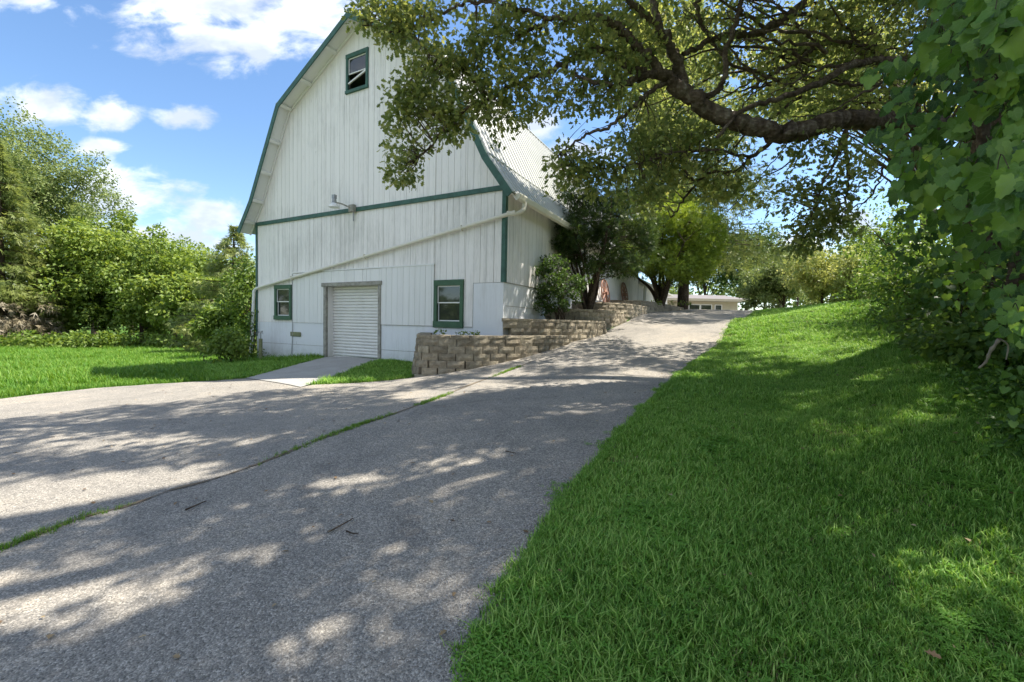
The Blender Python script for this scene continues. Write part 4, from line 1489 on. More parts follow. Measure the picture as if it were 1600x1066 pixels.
def px_cloud(base, ells, Y0, Yspread, scale=1.0):
    """clump centres from outlines seen in the photograph, each at its own distance, relative to base"""
    tot = sum(e[2] * e[3] for e in ells)

    def fn(n):
        out = []
        for (cx_, cy_, rx_, ry_) in ells:
            for k in range(max(2, int(n * rx_ * ry_ / tot))):
                a, r_ = rng.uniform(0, 6.283), math.sqrt(rng.random())
                Y_ = Y0 + rng.uniform(-1, 1) * Yspread * math.sqrt(max(0.05, 1 - r_ * r_ * .7))
                out.append(at(cx_ + rx_ * r_ * math.cos(a), cy_ + ry_ * r_ * math.sin(a), Y_) - base)
        return np.array(out)
    return fn


b = np.array([2.45, 14.0, 0.44 + EYE])
multi_stem("yew_tree", "dark many-stemmed yew growing from the terraces beside the barn wall", "tree", b, 1.5, 3.4, 11, .075, "yewleaf", .17, 75,
           px_cloud(b, [(905, 345, 45, 50), (950, 340, 48, 42), (880, 380, 28, 38), (925, 390, 50, 32), (975, 375, 44, 34), (1005, 350, 22, 32), (865, 350, 18, 22), (945, 415, 40, 16), (990, 410, 26, 14), (895, 310, 26, 22), (950, 305, 30, 20), (1010, 392, 18, 14)], 13.9, 1.2), 190, .27, tint_c=.42)
b = np.array([1.35, 12.25, 0.07 + EYE])
multi_stem("yew_bush", "small dark green bush in front of the barn's side wall by the near corner", "bush", b, .5, 1.2, 8, .022, "darkleaf", .07, 58,
           px_cloud(b, [(862, 430, 30, 28), (845, 465, 20, 18), (885, 455, 22, 28), (862, 478, 26, 10), (905, 440, 12, 16)], 12.2, .5), 95, .14, tint_c=.32, tpl="simple")
b = np.array([7.1, 20.6, 1.06 + EYE])
multi_stem("yew_tree", "sunlit yellow-green yew on the upper terrace in front of the big spruce trunk", "tree", b, 2.0, 4.4, 9, .11, "yewlight", .22, 90,
           px_cloud(b, [(1035, 360, 45, 45), (1085, 365, 40, 45), (1010, 400, 45, 28), (1060, 415, 50, 28), (1100, 400, 24, 32), (1015, 345, 22, 25), (1065, 330, 35, 22), (985, 415, 18, 16)], 20.4, 1.8), 230, .36, tint_c=.5)
b = np.array([9.75, 24.6, 1.04 + EYE])
conifer("spruce_tree", "tall drooping spruce with a thick trunk beside the upper driveway", b, 17.5, 5.6, 34, "spruce", droop=.7, hang=.9, per=135, leaf=.34, tint_c=.6, trunk_r=.34, lower_bare=3.6)

# small plants between the stones
wc = []
for p in ((665, 578), (700, 575), (720, 570), (745, 568), (690, 518), (720, 517), (745, 516), (835, 545), (1022, 492), (1030, 490), (1050, 478), (1062, 478), (1078, 480)):
    x_, y_ = on_ground(*p) if p[1] > 530 else (ray(*p)[0] * 10.3, 10.3)
    if p[1] < 530 and p[1] > 510: z_ = -0.33 + EYE
    elif p[1] <= 500: x_, y_, z_ = ray(*p)[0] * 19.5, 19.5, 1.06 + EYE
    else: z_ = gz_at(x_, y_) + .05
    for k in range(3): wc.append(np.array([x_ + rng.normal(0, .06), y_ + rng.normal(0, .05), z_ + rng.uniform(0, .1)]))
o = foliage(None, "weeds", M["farleaf"], "simple", wc, np.full(len(wc), .09), 16, .07, tint_c=.6)
tag(o, "small weeds sprouting along the foot and top of the stone walls", "weeds", kind="stuff")

# ------------------------------------------------------------------ trees beyond the drive, right
fars = [(1100, 400, 68, (7, 5, 5.5), "darkleaf", .5, "dark broadleaf tree directly behind the low cream house's left half"),
        (1165, 405, 66, (6, 5, 4.6), "darkleaf", .45, "dark broadleaf tree behind the low house's right end"),
        (1215, 425, 60, (5, 4, 4.2), "farleaf2", .4, "mid green tree right of the low house, in the distance")]
for (px_, py_, Y_, r_, m_, tc_, lab) in fars:
    tree("broadleaf_tree", lab, "tree", P_(px_, Y_), spot(px_, py_, Y_), r_, 120, 1.2, 100, .34, m_, trunk_r=.3, tint_c=tc_, lump=.3, low_cut=-1, shell=.2)
# woods closing the view all round
wl = []
for k in range(1100):
    a_ = rng.uniform(0, 2 * math.pi)
    R_ = rng.uniform(88, 112) if -0.15 < math.sin(a_) else rng.uniform(45, 65)
    x_, y_ = R_ * math.cos(a_), R_ * math.sin(a_)
    h_ = ((10.5 if math.sin(a_) > -.15 else 6.0) + 2.2 * math.sin(a_ * 9) + 1.5 * math.sin(a_ * 23 + 1)) * rng.random() ** .8
    wl.append(np.array([x_, y_, gz_at(min(90, max(-90, x_)), max(-60, y_)) + .6 + h_]))
o = foliage(None, "treeline", M["farleaf2"], "simple", wl, np.full(len(wl), 2.6), 120, .75, flat=.8, tint_c=.35)
tag(o, "distant woods along the horizon", "treeline", kind="stuff")
shr = [(1190, 445, 34, (1.9, 1.8, 1.9), "farleaf2", .35, "dark green bush at the driveway's right edge near the crest"),
       (1222, 432, 33, (2.4, 2, 2.3), "farleaf2", .6, "soft green bush just right of the driveway crest"),
       (1285, 428, 27, (2.4, 2, 1.95), "blush", .6, "pale yellow and pinkish weeping bush on the lawn's skyline"),
       (1338, 440, 24, (1.3, 1.4, 1.45), "blush", .5, "pale bush between the weeping bush and the dark hedge"),
       (1245, 408, 40, (2.6, 2, 1.8), "farleaf2", .7, "light green treetop behind the pale weeping bush"),
       (1352, 400, 30, (2.4, 2, 2.6), "farleaf", .5, "yellow-green tree peeping over beside the vine hedge")]
for (px_, py_, Y_, r_, m_, tc_, lab) in shr:
    tree("bush", lab, "bush", P_(px_, Y_), spot(px_, py_, Y_), r_, 110, .42, 90, .16, m_, trunk_r=.09, tint_c=tc_, lump=.25, droop=.9, low_cut=-1, shell=.3)
hedge = [(1400, 430, 12, (1.0, 1.3, 1.3), .55, "dark shrub at the far end of the vine hedge, above the lawn's crest"),
         (1425, 380, 10, (1.1, 1.4, 1.4), .5, "leafy shrub rising behind the hedge's far end under the oak twigs"),
         (1450, 450, 8.3, (.85, 1.1, .95), .45, "deep green shrub in the middle of the hedge foot"),
         (1505, 500, 6.2, (.8, 1.0, .85), .4, "shadowed shrub in the hedge just right of the lawn"),
         (1570, 560, 4.6, (.7, .8, .65), .35, "shadowed low shrub under the large vine leaves")]
for (px_, py_, Y_, r_, tc_, lab) in hedge:
    c0 = spot(px_, py_, Y_)
    bb = np.array([c0[0], c0[1], gz_at(c0[0], c0[1])])
    tree("shrub", lab, "shrub", bb, c0, r_, 110, .24, 42, .085, "hedgeleaf", trunk_r=.06, group="shrubs in the hedge", tint_c=tc_, lump=.3, droop=.6, low_cut=-1, shell=.25)

# ------------------------------------------------------------------ oak
oak = empty("oak_tree", (8.3, 7.6, gz_at(8.3, 7.6)))
tag(oak, "large old oak whose crooked limbs hang over the driveway", "tree")
OB = np.array(oak.location)
limb = Tubes(); twigs = Tubes()
nodes = []     # skeleton points to which twigs attach


def px_limb(pts, r0, r1, seg=9, tb=None, sub=7, wob=.07, kind_nodes=True):
    """pts: (px, py, distance)"""
    w = smooth_path([at(*p) - OB for p in pts], sub)
    n_ = len(w)
    w[1:-1] += rng.normal(0, .012, (n_ - 2, 3)) * (1 + 2 * r0)
    (tb or limb).add(w, .60 * np.linspace(r0, r1, n_) + .004 * (1 + rng.normal(0, .05, n_)), seg, wob)
    if kind_nodes: nodes.extend(list(w))
    return w


trunk_pts = smooth_path([(0.3, 0.2, -.4), (0.1, 0, 1.2), (-.1, -.2, 3.0), (-.5, -.4, 4.6), (-1.0, -1.0, 7), (-1.4, -1.5, 10)], 8)
limb.add(trunk_pts, np.linspace(.55, .18, len(trunk_pts)) * (1 + .5 * np.exp(-np.arange(len(trunk_pts)) * .6)), 14, .07)
main = px_limb([(1520, 205, 7.1), (1450, 196, 6.9), (1373, 190, 6.7), (1320, 186, 6.5), (1275, 200, 6.4), (1230, 209, 6.3), (1175, 197, 6.3), (1132, 183, 6.3), (1087, 156, 6.3), (1050, 130, 6.3)], .24, .17, 14)
px_limb([(1050, 130, 6.3), (1026, 105, 6.2), (1002, 80, 6.1), (977, 52, 6.1), (945, 32, 6.0), (905, 25, 6.0), (860, 32, 6.0), (815, 55, 6.1)], .13, .03)
px_limb([(1068, 140, 6.3), (1058, 95, 6.5), (1044, 63, 6.6), (1028, 30, 6.7), (1020, 0, 6.8), (1010, -60, 6.9)], .12, .06)
px_limb([(1062, 118, 6.4), (1044, 70, 6.3), (1020, 36, 6.2), (985, 3, 6.1), (950, -40, 6.0)], .10, .05)
px_limb([(1040, 122, 6.3), (1023, 116, 6.2), (995, 124, 6.1), (970, 133, 6.0), (935, 132, 5.9), (900, 118, 5.9)], .10, .03)
px_limb([(1010, 112, 6.2), (988, 108, 6.2), (962, 88, 6.2), (935, 79, 6.2), (907, 84, 6.2), (876, 105, 6.2), (837, 119, 6.2), (806, 132, 6.2), (767, 154, 6.2), (736, 166, 6.2), (705, 190, 6.3), (690, 207, 6.3), (676, 226, 6.4), (655, 245, 6.4)], .085, .014)
px_limb([(767, 154, 6.2), (735, 120, 6.3), (700, 100, 6.4), (665, 75, 6.5), (640, 50, 6.6)], .03, .01, 6)
px_limb([(1040, 130, 6.3), (1009, 148, 6.2), (985, 170, 6.1), (955, 197, 6.0), (918, 210, 6.0), (890, 228, 6.0), (872, 243, 6.0)], .05, .012, 7)
px_limb([(860, 30, 6.0), (800, 10, 6.1), (740, 2, 6.2), (700, 15, 6.4), (680, 30, 6.5), (640, 45, 6.6), (600, 50, 6.6), (575, 35, 6.6)], .04, .01, 6)
px_limb([(1450, 120, 6.9), (1402, 97, 6.8), (1335, 101, 6.5), (1275, 131, 6.3), (1219, 154, 6.2), (1162, 172, 6.2), (1120, 215, 6.2)], .11, .03)
px_limb([(1470, 90, 7.2), (1395, 95, 7.2), (1350, 80, 7.2), (1312, 66, 7.1), (1275, 72, 7.0), (1252, 94, 6.9), (1215, 110, 6.8), (1175, 140, 6.8)], .11, .03)
px_limb([(1330, -60, 7.0), (1264, 0, 6.9), (1215, 34, 6.8), (1177, 55, 6.8), (1140, 52, 6.7), (1100, 70, 6.6), (1066, 85, 6.5)], .11, .05)
px_limb([(1162, -20, 6.5), (1155, 25, 6.4), (1136, 75, 6.3), (1131, 120, 6.3), (1122, 142, 6.3), (1095, 152, 6.3)], .05, .06)
px_limb([(1240, 190, 6.4), (1215, 214, 6.5), (1174, 246, 6.7), (1147, 270, 6.8), (1106, 270, 6.9), (1069, 311, 7.0), (1048, 340, 7.0)], .06, .015, 7)
px_limb([(1320, 205, 6.5), (1322, 240, 6.5), (1328, 280, 6.5), (1318, 315, 6.5), (1295, 345, 6.5)], .045, .012, 7)
px_limb([(1318, 208, 6.5), (1308, 245, 6.4), (1284, 285, 6.3), (1277, 315, 6.3), (1255, 365, 6.3)], .03, .008, 6)
px_limb([(1380, 260, 6.5), (1365, 300, 6.5), (1340, 322, 6.5), (1305, 330, 6.5)], .02, .006, 5)
px_limb([(1100, -30, 6.4), (1090, 20, 6.5), (1110, 60, 6.6), (1140, 100, 6.6), (1200, 120, 6.6), (1250, 140, 6.6)], .05, .02)
px_limb([(1174, 246, 6.7), (1120, 235, 6.5), (1060, 238, 6.4), (1000, 255, 6.3), (950, 262, 6.2), (905, 262, 6.2)], .03, .01, 6)
# big ascending limbs that carry the crown above and around the frame
for (a_, el_, ln, st) in [(2.6, .55, 9, 5), (3.1, .45, 11, 5.5), (3.6, .5, 10, 4.8), (4.1, .55, 8, 5.2), (2.2, .7, 7, 6), (1.6, .6, 6, 6), (0.5, .6, 6, 6), (5.2, .6, 7, 5.5), (3.3, .8, 9, 7.5), (4.6, .75, 7, 7)]:
    d = np.array([math.cos(a_) * math.cos(el_), math.sin(a_) * math.cos(el_), math.sin(el_)])
    s0 = trunk_pts[np.argmin(abs(trunk_pts[:, 2] - st))]
    side = np.cross(d, [0, 0, 1])
    pth = smooth_path([s0, s0 + d * ln * .35 + side * rng.normal(0, .5), s0 + d * ln * .7 + side * rng.normal(0, .8) - np.array([0, 0, .3]), s0 + d * ln * np.array([1, 1, .82])], 6)
    # keep them out of the open sky that the photograph shows
    wpt = pth + OB
    seen = (wpt[:, 1] > .5) & ((wpt[:, 2] - EYE) / np.maximum(wpt[:, 1], .1) < .88) & (wpt[:, 0] / np.maximum(wpt[:, 1], .1) < .8)
    if seen.any(): pth = pth[:max(3, int(np.argmax(seen)))]
    limb.add(pth, np.linspace(.2, .05, len(pth)), 8, .06)
# long fine branches that run parallel through the upper right
for k in range(34):
    x0_, y0_ = rng.uniform(1150, 1420), rng.uniform(-20, 175)
    D0 = rng.uniform(6.3, 7.4)
    ang_, ln_ = rng.normal(math.pi - .05, .35), rng.uniform(110, 260)
    pts_ = [(x0_, y0_, D0)]
    for q_ in range(4):
        ang_ += rng.normal(0, .22)
        pts_.append((pts_[-1][0] + math.cos(ang_) * ln_ / 4, pts_[-1][1] - math.sin(ang_) * ln_ / 4, pts_[-1][2] + rng.normal(0, .1)))
    px_limb(pts_, rng.uniform(.018, .045), .006, 6, sub=4)
limb.build("trunk", M["bark"], oak)

ells = [  # cx, cy, rx, ry, clumps, Ymin, Ymax
    (600, 22, 42, 26, 16, 6.3, 6.9), (650, 30, 40, 24, 15, 6.3, 6.9), (628, 55, 24, 22, 10, 6.4, 6.8), (585, 8, 30, 10, 6, 6.3, 6.8), (690, 5, 50, 9, 7, 6.2, 6.7),
    (690, 95, 28, 34, 16, 6.2, 6.7), (730, 100, 36, 30, 17, 6.0, 6.6), (660, 150, 44, 34, 26, 6.2, 6.7), (630, 165, 26, 20, 10, 6.3, 6.7), (700, 180, 44, 28, 22, 6.1, 6.6),
    (622, 196, 18, 12, 4, 6.3, 6.6), (645, 232, 26, 14, 10, 6.3, 6.6), (632, 262, 20, 15, 9, 6.3, 6.6), (750, 150, 40, 32, 22, 6.0, 6.5), (790, 180, 30, 18, 9, 6.0, 6.4), (785, 200, 12, 8, 2, 6.1, 6.3),
    (765, 55, 34, 34, 20, 5.8, 6.5), (800, 25, 50, 26, 20, 5.8, 6.5), (830, 75, 40, 28, 20, 5.9, 6.5), (820, 125, 46, 28, 22, 5.9, 6.4), (850, 165, 26, 14, 8, 5.9, 6.3),
    (880, 30, 46, 24, 16, 5.7, 6.4), (895, 100, 34, 14, 8, 5.9, 6.4), (905, 145, 36, 22, 13, 5.8, 6.3), (950, 150, 30, 18, 12, 5.8, 6.3), (935, 60, 40, 26, 14, 5.8, 6.4), (965, 105, 40, 22, 12, 5.9, 6.4),
    (985, 25, 30, 24, 9, 5.9, 6.6), (1000, 75, 24, 20, 7, 6.0, 6.6), (900, 268, 34, 26, 17, 5.9, 6.3), (880, 255, 14, 16, 5, 5.9, 6.2), (950, 255, 28, 20, 11, 6.0, 6.4), (935, 290, 28, 14, 7, 6.1, 6.6),
    (1000, 215, 34, 34, 17, 6.2, 7.0), (1020, 265, 44, 30, 20, 6.3, 7.2), (1050, 200, 36, 26, 15, 6.3, 7.2), (1075, 245, 44, 30, 18, 6.4, 7.2), (1010, 305, 44, 20, 12, 6.4, 7.2), (1120, 215, 36, 26, 12, 6.4, 7.0), (1100, 290, 46, 20, 12, 6.6, 7.3), (1150, 300, 26, 14, 5, 6.5, 7.2),
    (1090, 30, 50, 34, 15, 6.3, 7.4), (1110, 100, 36, 28, 10, 6.5, 7.4), (1170, 90, 50, 40, 18, 6.6, 7.6), (1160, 30, 40, 30, 9, 6.4, 7.4), (1230, 60, 50, 40, 20, 6.5, 7.6), (1300, 30, 60, 36, 24, 6.2, 7.6),
    (1290, 95, 50, 26, 16, 6.8, 7.8), (1350, 60, 50, 50, 26, 6.4, 7.8), (1250, 160, 60, 24, 18, 6.5, 7.4), (1330, 155, 50, 22, 16, 6.6, 7.4), (1190, 170, 40, 20, 9, 6.4, 7.2), (1410, 110, 50, 60, 24, 6.8, 8), (1440, 25, 45, 45, 30, 6.6, 8), (1390, -10, 60, 30, 20, 6.4, 7.6), (1460, -30, 60, 40, 24, 5.5, 7),
    (1250, 232, 24, 14, 7, 6.2, 6.6), (1300, 235, 40, 16, 10, 6.3, 6.7), (1242, 290, 22, 20, 10, 6.2, 6.5), (1225, 312, 18, 10, 4, 6.2, 6.5), (1300, 290, 28, 24, 10, 6.3, 6.7), (1330, 280, 22, 30, 8, 6.3, 6.7),
    (1290, 335, 36, 26, 18, 6.2, 6.7), (1272, 362, 30, 18, 12, 6.2, 6.6), (1245, 380, 24, 14, 9, 6.2, 6.5), (1310, 350, 26, 18, 8, 6.3, 6.7), (1180, 270, 16, 10, 3, 6.3, 6.6), (1360, 250, 24, 30, 8, 6.5, 7.0)]
cc = []
for (cx_, cy_, rx_, ry_, n_, ya, yb) in ells:
    for k in range(int(n_ * (.62 if cx_ > 1060 and cy_ < 200 else .6 if cx_ > 1200 else .72 if 740 < cx_ < 1000 and cy_ < 180 else .88))):
        a, r_ = rng.uniform(0, 6.283), math.sqrt(rng.random()) * .95
        cc.append(at(cx_ + rx_ * r_ * math.cos(a), cy_ + ry_ * r_ * math.sin(a), rng.uniform(ya, yb)) - OB)
cc = np.array(cc)
nodes_a = np.array(nodes)
for e in cc:
    dd = np.linalg.norm(nodes_a - e, axis=1)
    s0 = nodes_a[np.argmin(dd)]
    md = (s0 + e) / 2 + rng.normal(0, .05, 3)
    pth = smooth_path([s0, md, e], 3)
    twigs.add(pth, np.linspace(.010, .003, len(pth)), 4)
# bare twigs round the limbs
for k in range(260):
    s0 = nodes_a[rng.integers(len(nodes_a))]
    d = rand_unit(1)[0] * rng.uniform(.12, .4)
    pth = smooth_path([s0, s0 + d * .5 + rng.normal(0, .05, 3), s0 + d + rng.normal(0, .08, 3)], 3)
    twigs.add(pth, np.linspace(.009, .002, len(pth)), 3)
# unseen crown beyond the frame: overhead, behind, right; placed for the shade it casts
oc, orad = [], []
SUNX, SUNY = 0.549, 0.180            # how far towards the sun a thing one metre up stands from its shadow
gaps = []                            # openings shaped into the canopy to leave chosen sunny patches on the ground
for (px_, py_, hx_, hy_) in [(520, 975, 30, 14), (425, 1040, 62, 30), (200, 920, 70, 16), (120, 965, 90, 22), (25, 905, 45, 22), (515, 765, 34, 13), (770, 735, 85, 26), (690, 808, 22, 10), (650, 770, 22, 7), (870, 662, 60, 9), (880, 720, 25, 8),
                             (150, 760, 170, 22), (40, 790, 70, 22), (300, 735, 90, 10), (690, 888, 18, 9), (130, 700, 150, 9), (330, 690, 120, 6), (120, 665, 110, 5), (430, 660, 90, 4), (860, 605, 80, 7), (1000, 590, 70, 8), (1060, 560, 50, 6), (960, 640, 40, 6),
                             (800, 585, 40, 6), (900, 568, 60, 5), (1000, 545, 50, 5), (660, 620, 70, 8), (740, 600, 50, 5), (890, 925, 55, 28), (1140, 600, 70, 8), (1250, 560, 90, 5), (1130, 540, 30, 6), (1060, 520, 60, 4), (1290, 545, 60, 5), (230, 860, 18, 5), (60, 830, 40, 6)]:
    g0 = np.array(on_ground(px_, py_)); g1 = np.array(on_ground(px_ + hx_, py_)); g2 = np.array(on_ground(px_, py_ + hy_))
    gaps.append((g0, np.linalg.inv(np.column_stack([g1 - g0, g2 - g0]) + np.eye(2) * 1e-6)))
shade_px = [(-60, 668), (180, 640), (300, 630), (420, 612), (640, 602), (800, 570), (900, 535), (1000, 505), (1090, 492), (1300, 500), (1420, 520), (1640, 640), (1640, 1064), (-60, 1064)]
shade_poly = [on_ground(*p) for p in shade_px]
tries = 0
while len(oc) < 1200 and tries < 60000:
    tries += 1
    gxy = np.array([rng.uniform(-9, 9), rng.uniform(.2, 14)])
    if not in_poly(shade_poly, gxy[0], gxy[1]) and not (gxy[1] < 1.6 and abs(gxy[0]) < 4): continue
    if gxy[1] > 4.5 and gxy[0] < -2 and rng.random() < .25: continue
    lawn_ = gxy[0] > .6 + .45 * gxy[1]
    if lawn_ and rng.random() < .70: continue
    r_ = rng.uniform(.24, .42)
    if any(np.linalg.norm(gi @ (gxy - g0)) < 1.0 + 0.55 * r_ * np.linalg.norm(gi @ ((gxy - g0) / (np.linalg.norm(gxy - g0) + 1e-6))) for g0, gi in gaps): continue
    h_ = rng.uniform(9.5 if lawn_ else 5.5, 13.5)
    p = np.array([gxy[0] + SUNX * h_, gxy[1] + SUNY * h_, gz_fast(gxy) + h_])
    zr = p[2] - EYE
    if zr / p[1] < .92 and p[0] / p[1] < 1.3: continue
    if np.linalg.norm((p - np.array([4.8, 5.0, 9.5])) / np.array([10.5, 9.5, 6.0])) > 1: continue
    oc.append(p - OB); orad.append(r_)
for k in range(70):
    p = np.array([rng.uniform(3, 14), rng.uniform(-6, 6), rng.uniform(7, 12)]) + [0, 0, EYE]
    if p[0] - SUNX * (p[2] - 1) < 5.5 and p[1] - SUNY * p[2] > -1: continue
    if p[1] > .3 and (p[2] - EYE) / p[1] < .92 and p[0] / p[1] < 1.3: continue
    oc.append(p - OB); orad.append(.5)
n_near = len(oc)
for (cx_, cy_, rx_, ry_, n_, ya, yb) in [(1060, 60, 70, 60, 6, 10, 13), (1180, 60, 80, 60, 7, 9.5, 13), (1300, 60, 80, 50, 8, 9, 12), (1130, 150, 90, 50, 5, 10, 13), (1060, 220, 60, 50, 4, 9.5, 12), (1260, 150, 70, 40, 4, 9, 12), (1000, -30, 80, 30, 5, 10, 13)]:
    for k in range(n_):
        a, r_ = rng.uniform(0, 6.283), math.sqrt(rng.random())
        oc.append(at(cx_ + rx_ * r_ * math.cos(a), cy_ + ry_ * r_ * math.sin(a), rng.uniform(ya, yb)) - OB); orad.append(.6)
for k in range(60):        # clumps added in the sun's path to shade the barn roof's lower slope
    rx_, ry_ = barn_xy(rng.uniform(-.1, .5), rng.uniform(-.3, 7.5)); h_ = rng.uniform(3.5, 6.5)
    p = np.array([rx_ + SUNX * h_, ry_ + SUNY * h_, 3.5 + EYE + h_])
    oc.append(p - OB); orad.append(rng.uniform(.3, .5))
for k in range(30):        # and more clumps added to shade its side wall
    rx_, ry_ = barn_xy(.05, rng.uniform(-.2, 6)); h_ = rng.uniform(5, 8.5)
    p = np.array([rx_ + SUNX * h_, ry_ + SUNY * h_, rng.uniform(.6, 2.6) + EYE + h_])
    oc.append(p - OB); orad.append(rng.uniform(.3, .5))
oc = np.array(oc); orad = np.array(orad)
for e in oc[::9]:
    if e[0] + OB[0] < 3.0 or (e[2] + OB[2] - EYE) < .95 * (e[1] + OB[1]): continue
    s0 = trunk_pts[-1 - rng.integers(10)]
    pth = smooth_path([s0, (s0 + e) / 2 + rng.normal(0, .3, 3), e], 4)
    twigs.add(pth, np.linspace(.05, .01, len(pth)), 4)
twigs.build("twig_network", M["bark"], oak)
foliage(oak, "crown", M["oakleaf"], "oak", cc, np.full(len(cc), .235) * rng.uniform(.6, 1.4, len(cc)), 38, .083, flat=.85, droop=.3, tint_c=.60, tint_v=.45, jit=.7)
foliage(oak, "crown", M["oakleaf"], "simple", oc[:n_near], orad[:n_near], 60, .125, flat=.7, droop=.2, tint_c=.5)
foliage(oak, "crown", M["oakleaf"], "simple", oc[n_near:], orad[n_near:], 150, .13, flat=.7, droop=.2, tint_c=.55)

# tree added beyond the hedge, its boughs placed to shade the upper driveway
tb_ = np.array([19.5, 20.5, gz_at(19.5, 20.5)])
added_shade_tree = empty("broadleaf_tree", tuple(tb_)); tag(added_shade_tree, "tall leafy tree added beyond the hedge to shade the upper driveway", "tree")
mc = []
for k in range(4000):
    if len(mc) >= 250: break
    gx_, gy_ = rng.uniform(4.5, 17), rng.uniform(13.5, 29)
    if not in_poly(drive_poly, np.array(gx_), np.array(gy_)) and (gx_ < 11 or rng.random() < .5): continue
    if math.sin(gy_ * 2.2 + gx_ * .5) > .93: continue
    h_ = rng.uniform(8.5, 13)
    p = np.array([gx_ + SUNX * h_, gy_ + SUNY * h_, gz_at(gx_, gy_) + h_])
    sl = (p[2] - EYE) / p[1]
    if sl < .46: continue
    mc.append(p - tb_)
mc = np.array(mc)
tt_ = Tubes(); tw_ = smooth_path([(0, 0, -.3), (.1, 0, 3), (-.6, -.2, 6.5), (-1.2, -.3, 11)], 6); tt_.add(tw_, np.linspace(.3, .1, len(tw_)), 10, .05)
for e in mc[::2]:
    s0 = tw_[rng.integers(9, len(tw_))]
    pth = smooth_path([s0, (s0 + e) / 2 + np.array([0, 0, .5]) + rng.normal(0, .3, 3), e], 4); tt_.add(pth, np.linspace(.06, .012, len(pth)), 5)
tt_.build("trunk", M["bark2"], added_shade_tree)
foliage(added_shade_tree, "crown", M["oakleaf"], "simple", mc, np.full(len(mc), .75) * rng.uniform(.7, 1.3, len(mc)), 115, .15, flat=.6, droop=.2, tint_c=.6)

# ------------------------------------------------------------------ vine hedge on the right
vine = empty("vine_hedge", (4.0, 3.2, gz_at(4.0, 3.2)))
tag(vine, "wall of large grape vine leaves hanging along the photo's right edge", "vine")
VB = np.array(vine.location)
vd = np.array([(1590, 50, 1.95), (1500, 100, 2.35), (1430, 60, 3.0), (1600, 300, 1.8), (1500, 300, 2.25), (1400, 250, 3.2), (1385, 180, 3.3), (1590, 500, 2.15), (1500, 450, 3.1), (1430, 400, 4.4),
               (1380, 400, 6.5), (1595, 650, 2.9), (1500, 560, 4.6), (1440, 500, 6.8), (1380, 470, 9), (2200, 200, 1.25), (2200, 700, 1.6), (1500, -400, 2.2), (2200, -400, 1.3), (1350, 90, 4.2), (1350, 440, 10)], float)


def vine_depth(px, py):
    d2 = ((vd[None, :, 0] - px[:, None]) / 100) ** 2 + ((vd[None, :, 1] - py[:, None]) / 100) ** 2
    w = 1 / (d2 + .08) ** 1.6
    return (w * vd[None, :, 2]).sum(1) / w.sum(1)


vpoly = [(1450, -60), (1455, 30), (1400, 92), (1330, 108), (1400, 128), (1385, 175), (1350, 205), (1372, 225), (1395, 245), (1388, 290), (1405, 330), (1380, 390), (1352, 440), (1350, 470), (1395, 490), (1440, 500), (1480, 545), (1530, 615),
         (1600, 690), (2300, 1000), (2300, -400), (1520, -400)]
N_V = 6800
vx = rng.uniform(1330, 2300, N_V * 2); vy = rng.uniform(-400, 1000, N_V * 2)
keep = in_poly(vpoly, vx, vy)
# beyond the frame fewer leaves are needed
keep &= (vx < 1640) | (rng.random(len(vx)) < .22)
keep &= (vy > -40) | (rng.random(len(vx)) < .3)
vx, vy = vx[keep], vy[keep]
D = vine_depth(vx, vy)
lay = rng.random(len(vx))
# undulating face: swags that hang forward and hollows between them
wave = .16 * np.sin(vx * .035 + 1.3 * np.sin(vy * .02)) + .14 * np.sin(vy * .030 + vx * .011) 
D = D * (1 + .5 * wave * .6) + np.where(lay < .35, rng.uniform(0, .10, len(vx)), rng.uniform(.1, 1.0, len(vx))) * (0.5 + .22 * D)
rays = np.array([ray(a, b_) for a, b_ in zip(vx, vy)])
vp = rays * D[:, None]; vp[:, 2] += EYE
hgt_ = vp[:, 2] - tz(vp[:, 0], vp[:, 1])
ok = (hgt_ > .04) & (vp[:, 1] > .5)
vp, vx, vy, D, hgt_ = vp[ok], vx[ok], vy[ok], D[ok], hgt_[ok]
n = len(vp)
out_dir = np.array([-.82, -.45, .25])
nor = out_dir + rng.normal(0, .62, (n, 3))
tip = np.array([-.25, -.1, -1.0]) + rng.normal(0, .38, (n, 3))
small = np.clip((vy - 330) / 200, 0, 1) * (vx < 1700)
vs = (rng.uniform(.065, .135, n)) * (1 - .42 * small) * np.where(rng.random(n) < .3, .75, 1)
vt = np.clip(.44 + rng.normal(0, .3, n) - .35 * (D - vine_depth(vx, vy) > .3) + .10 * np.sin(vx * .02 + vy * .013) - .08 * small, 0, 1)  # leaves set deeper get a darker tint, painting in the hedge's shade
proj = vs / D
vis = (vx < 1600) & (vy > 0) & (vy < 1066)
order = np.argsort(-(proj * vis) + (D > 6) * 1.0 + rng.random(n) * .004 + (D - vine_depth(vx, vy) > .35) * .03)
big = order[:300]
rest = np.ones(n, bool); rest[big] = False
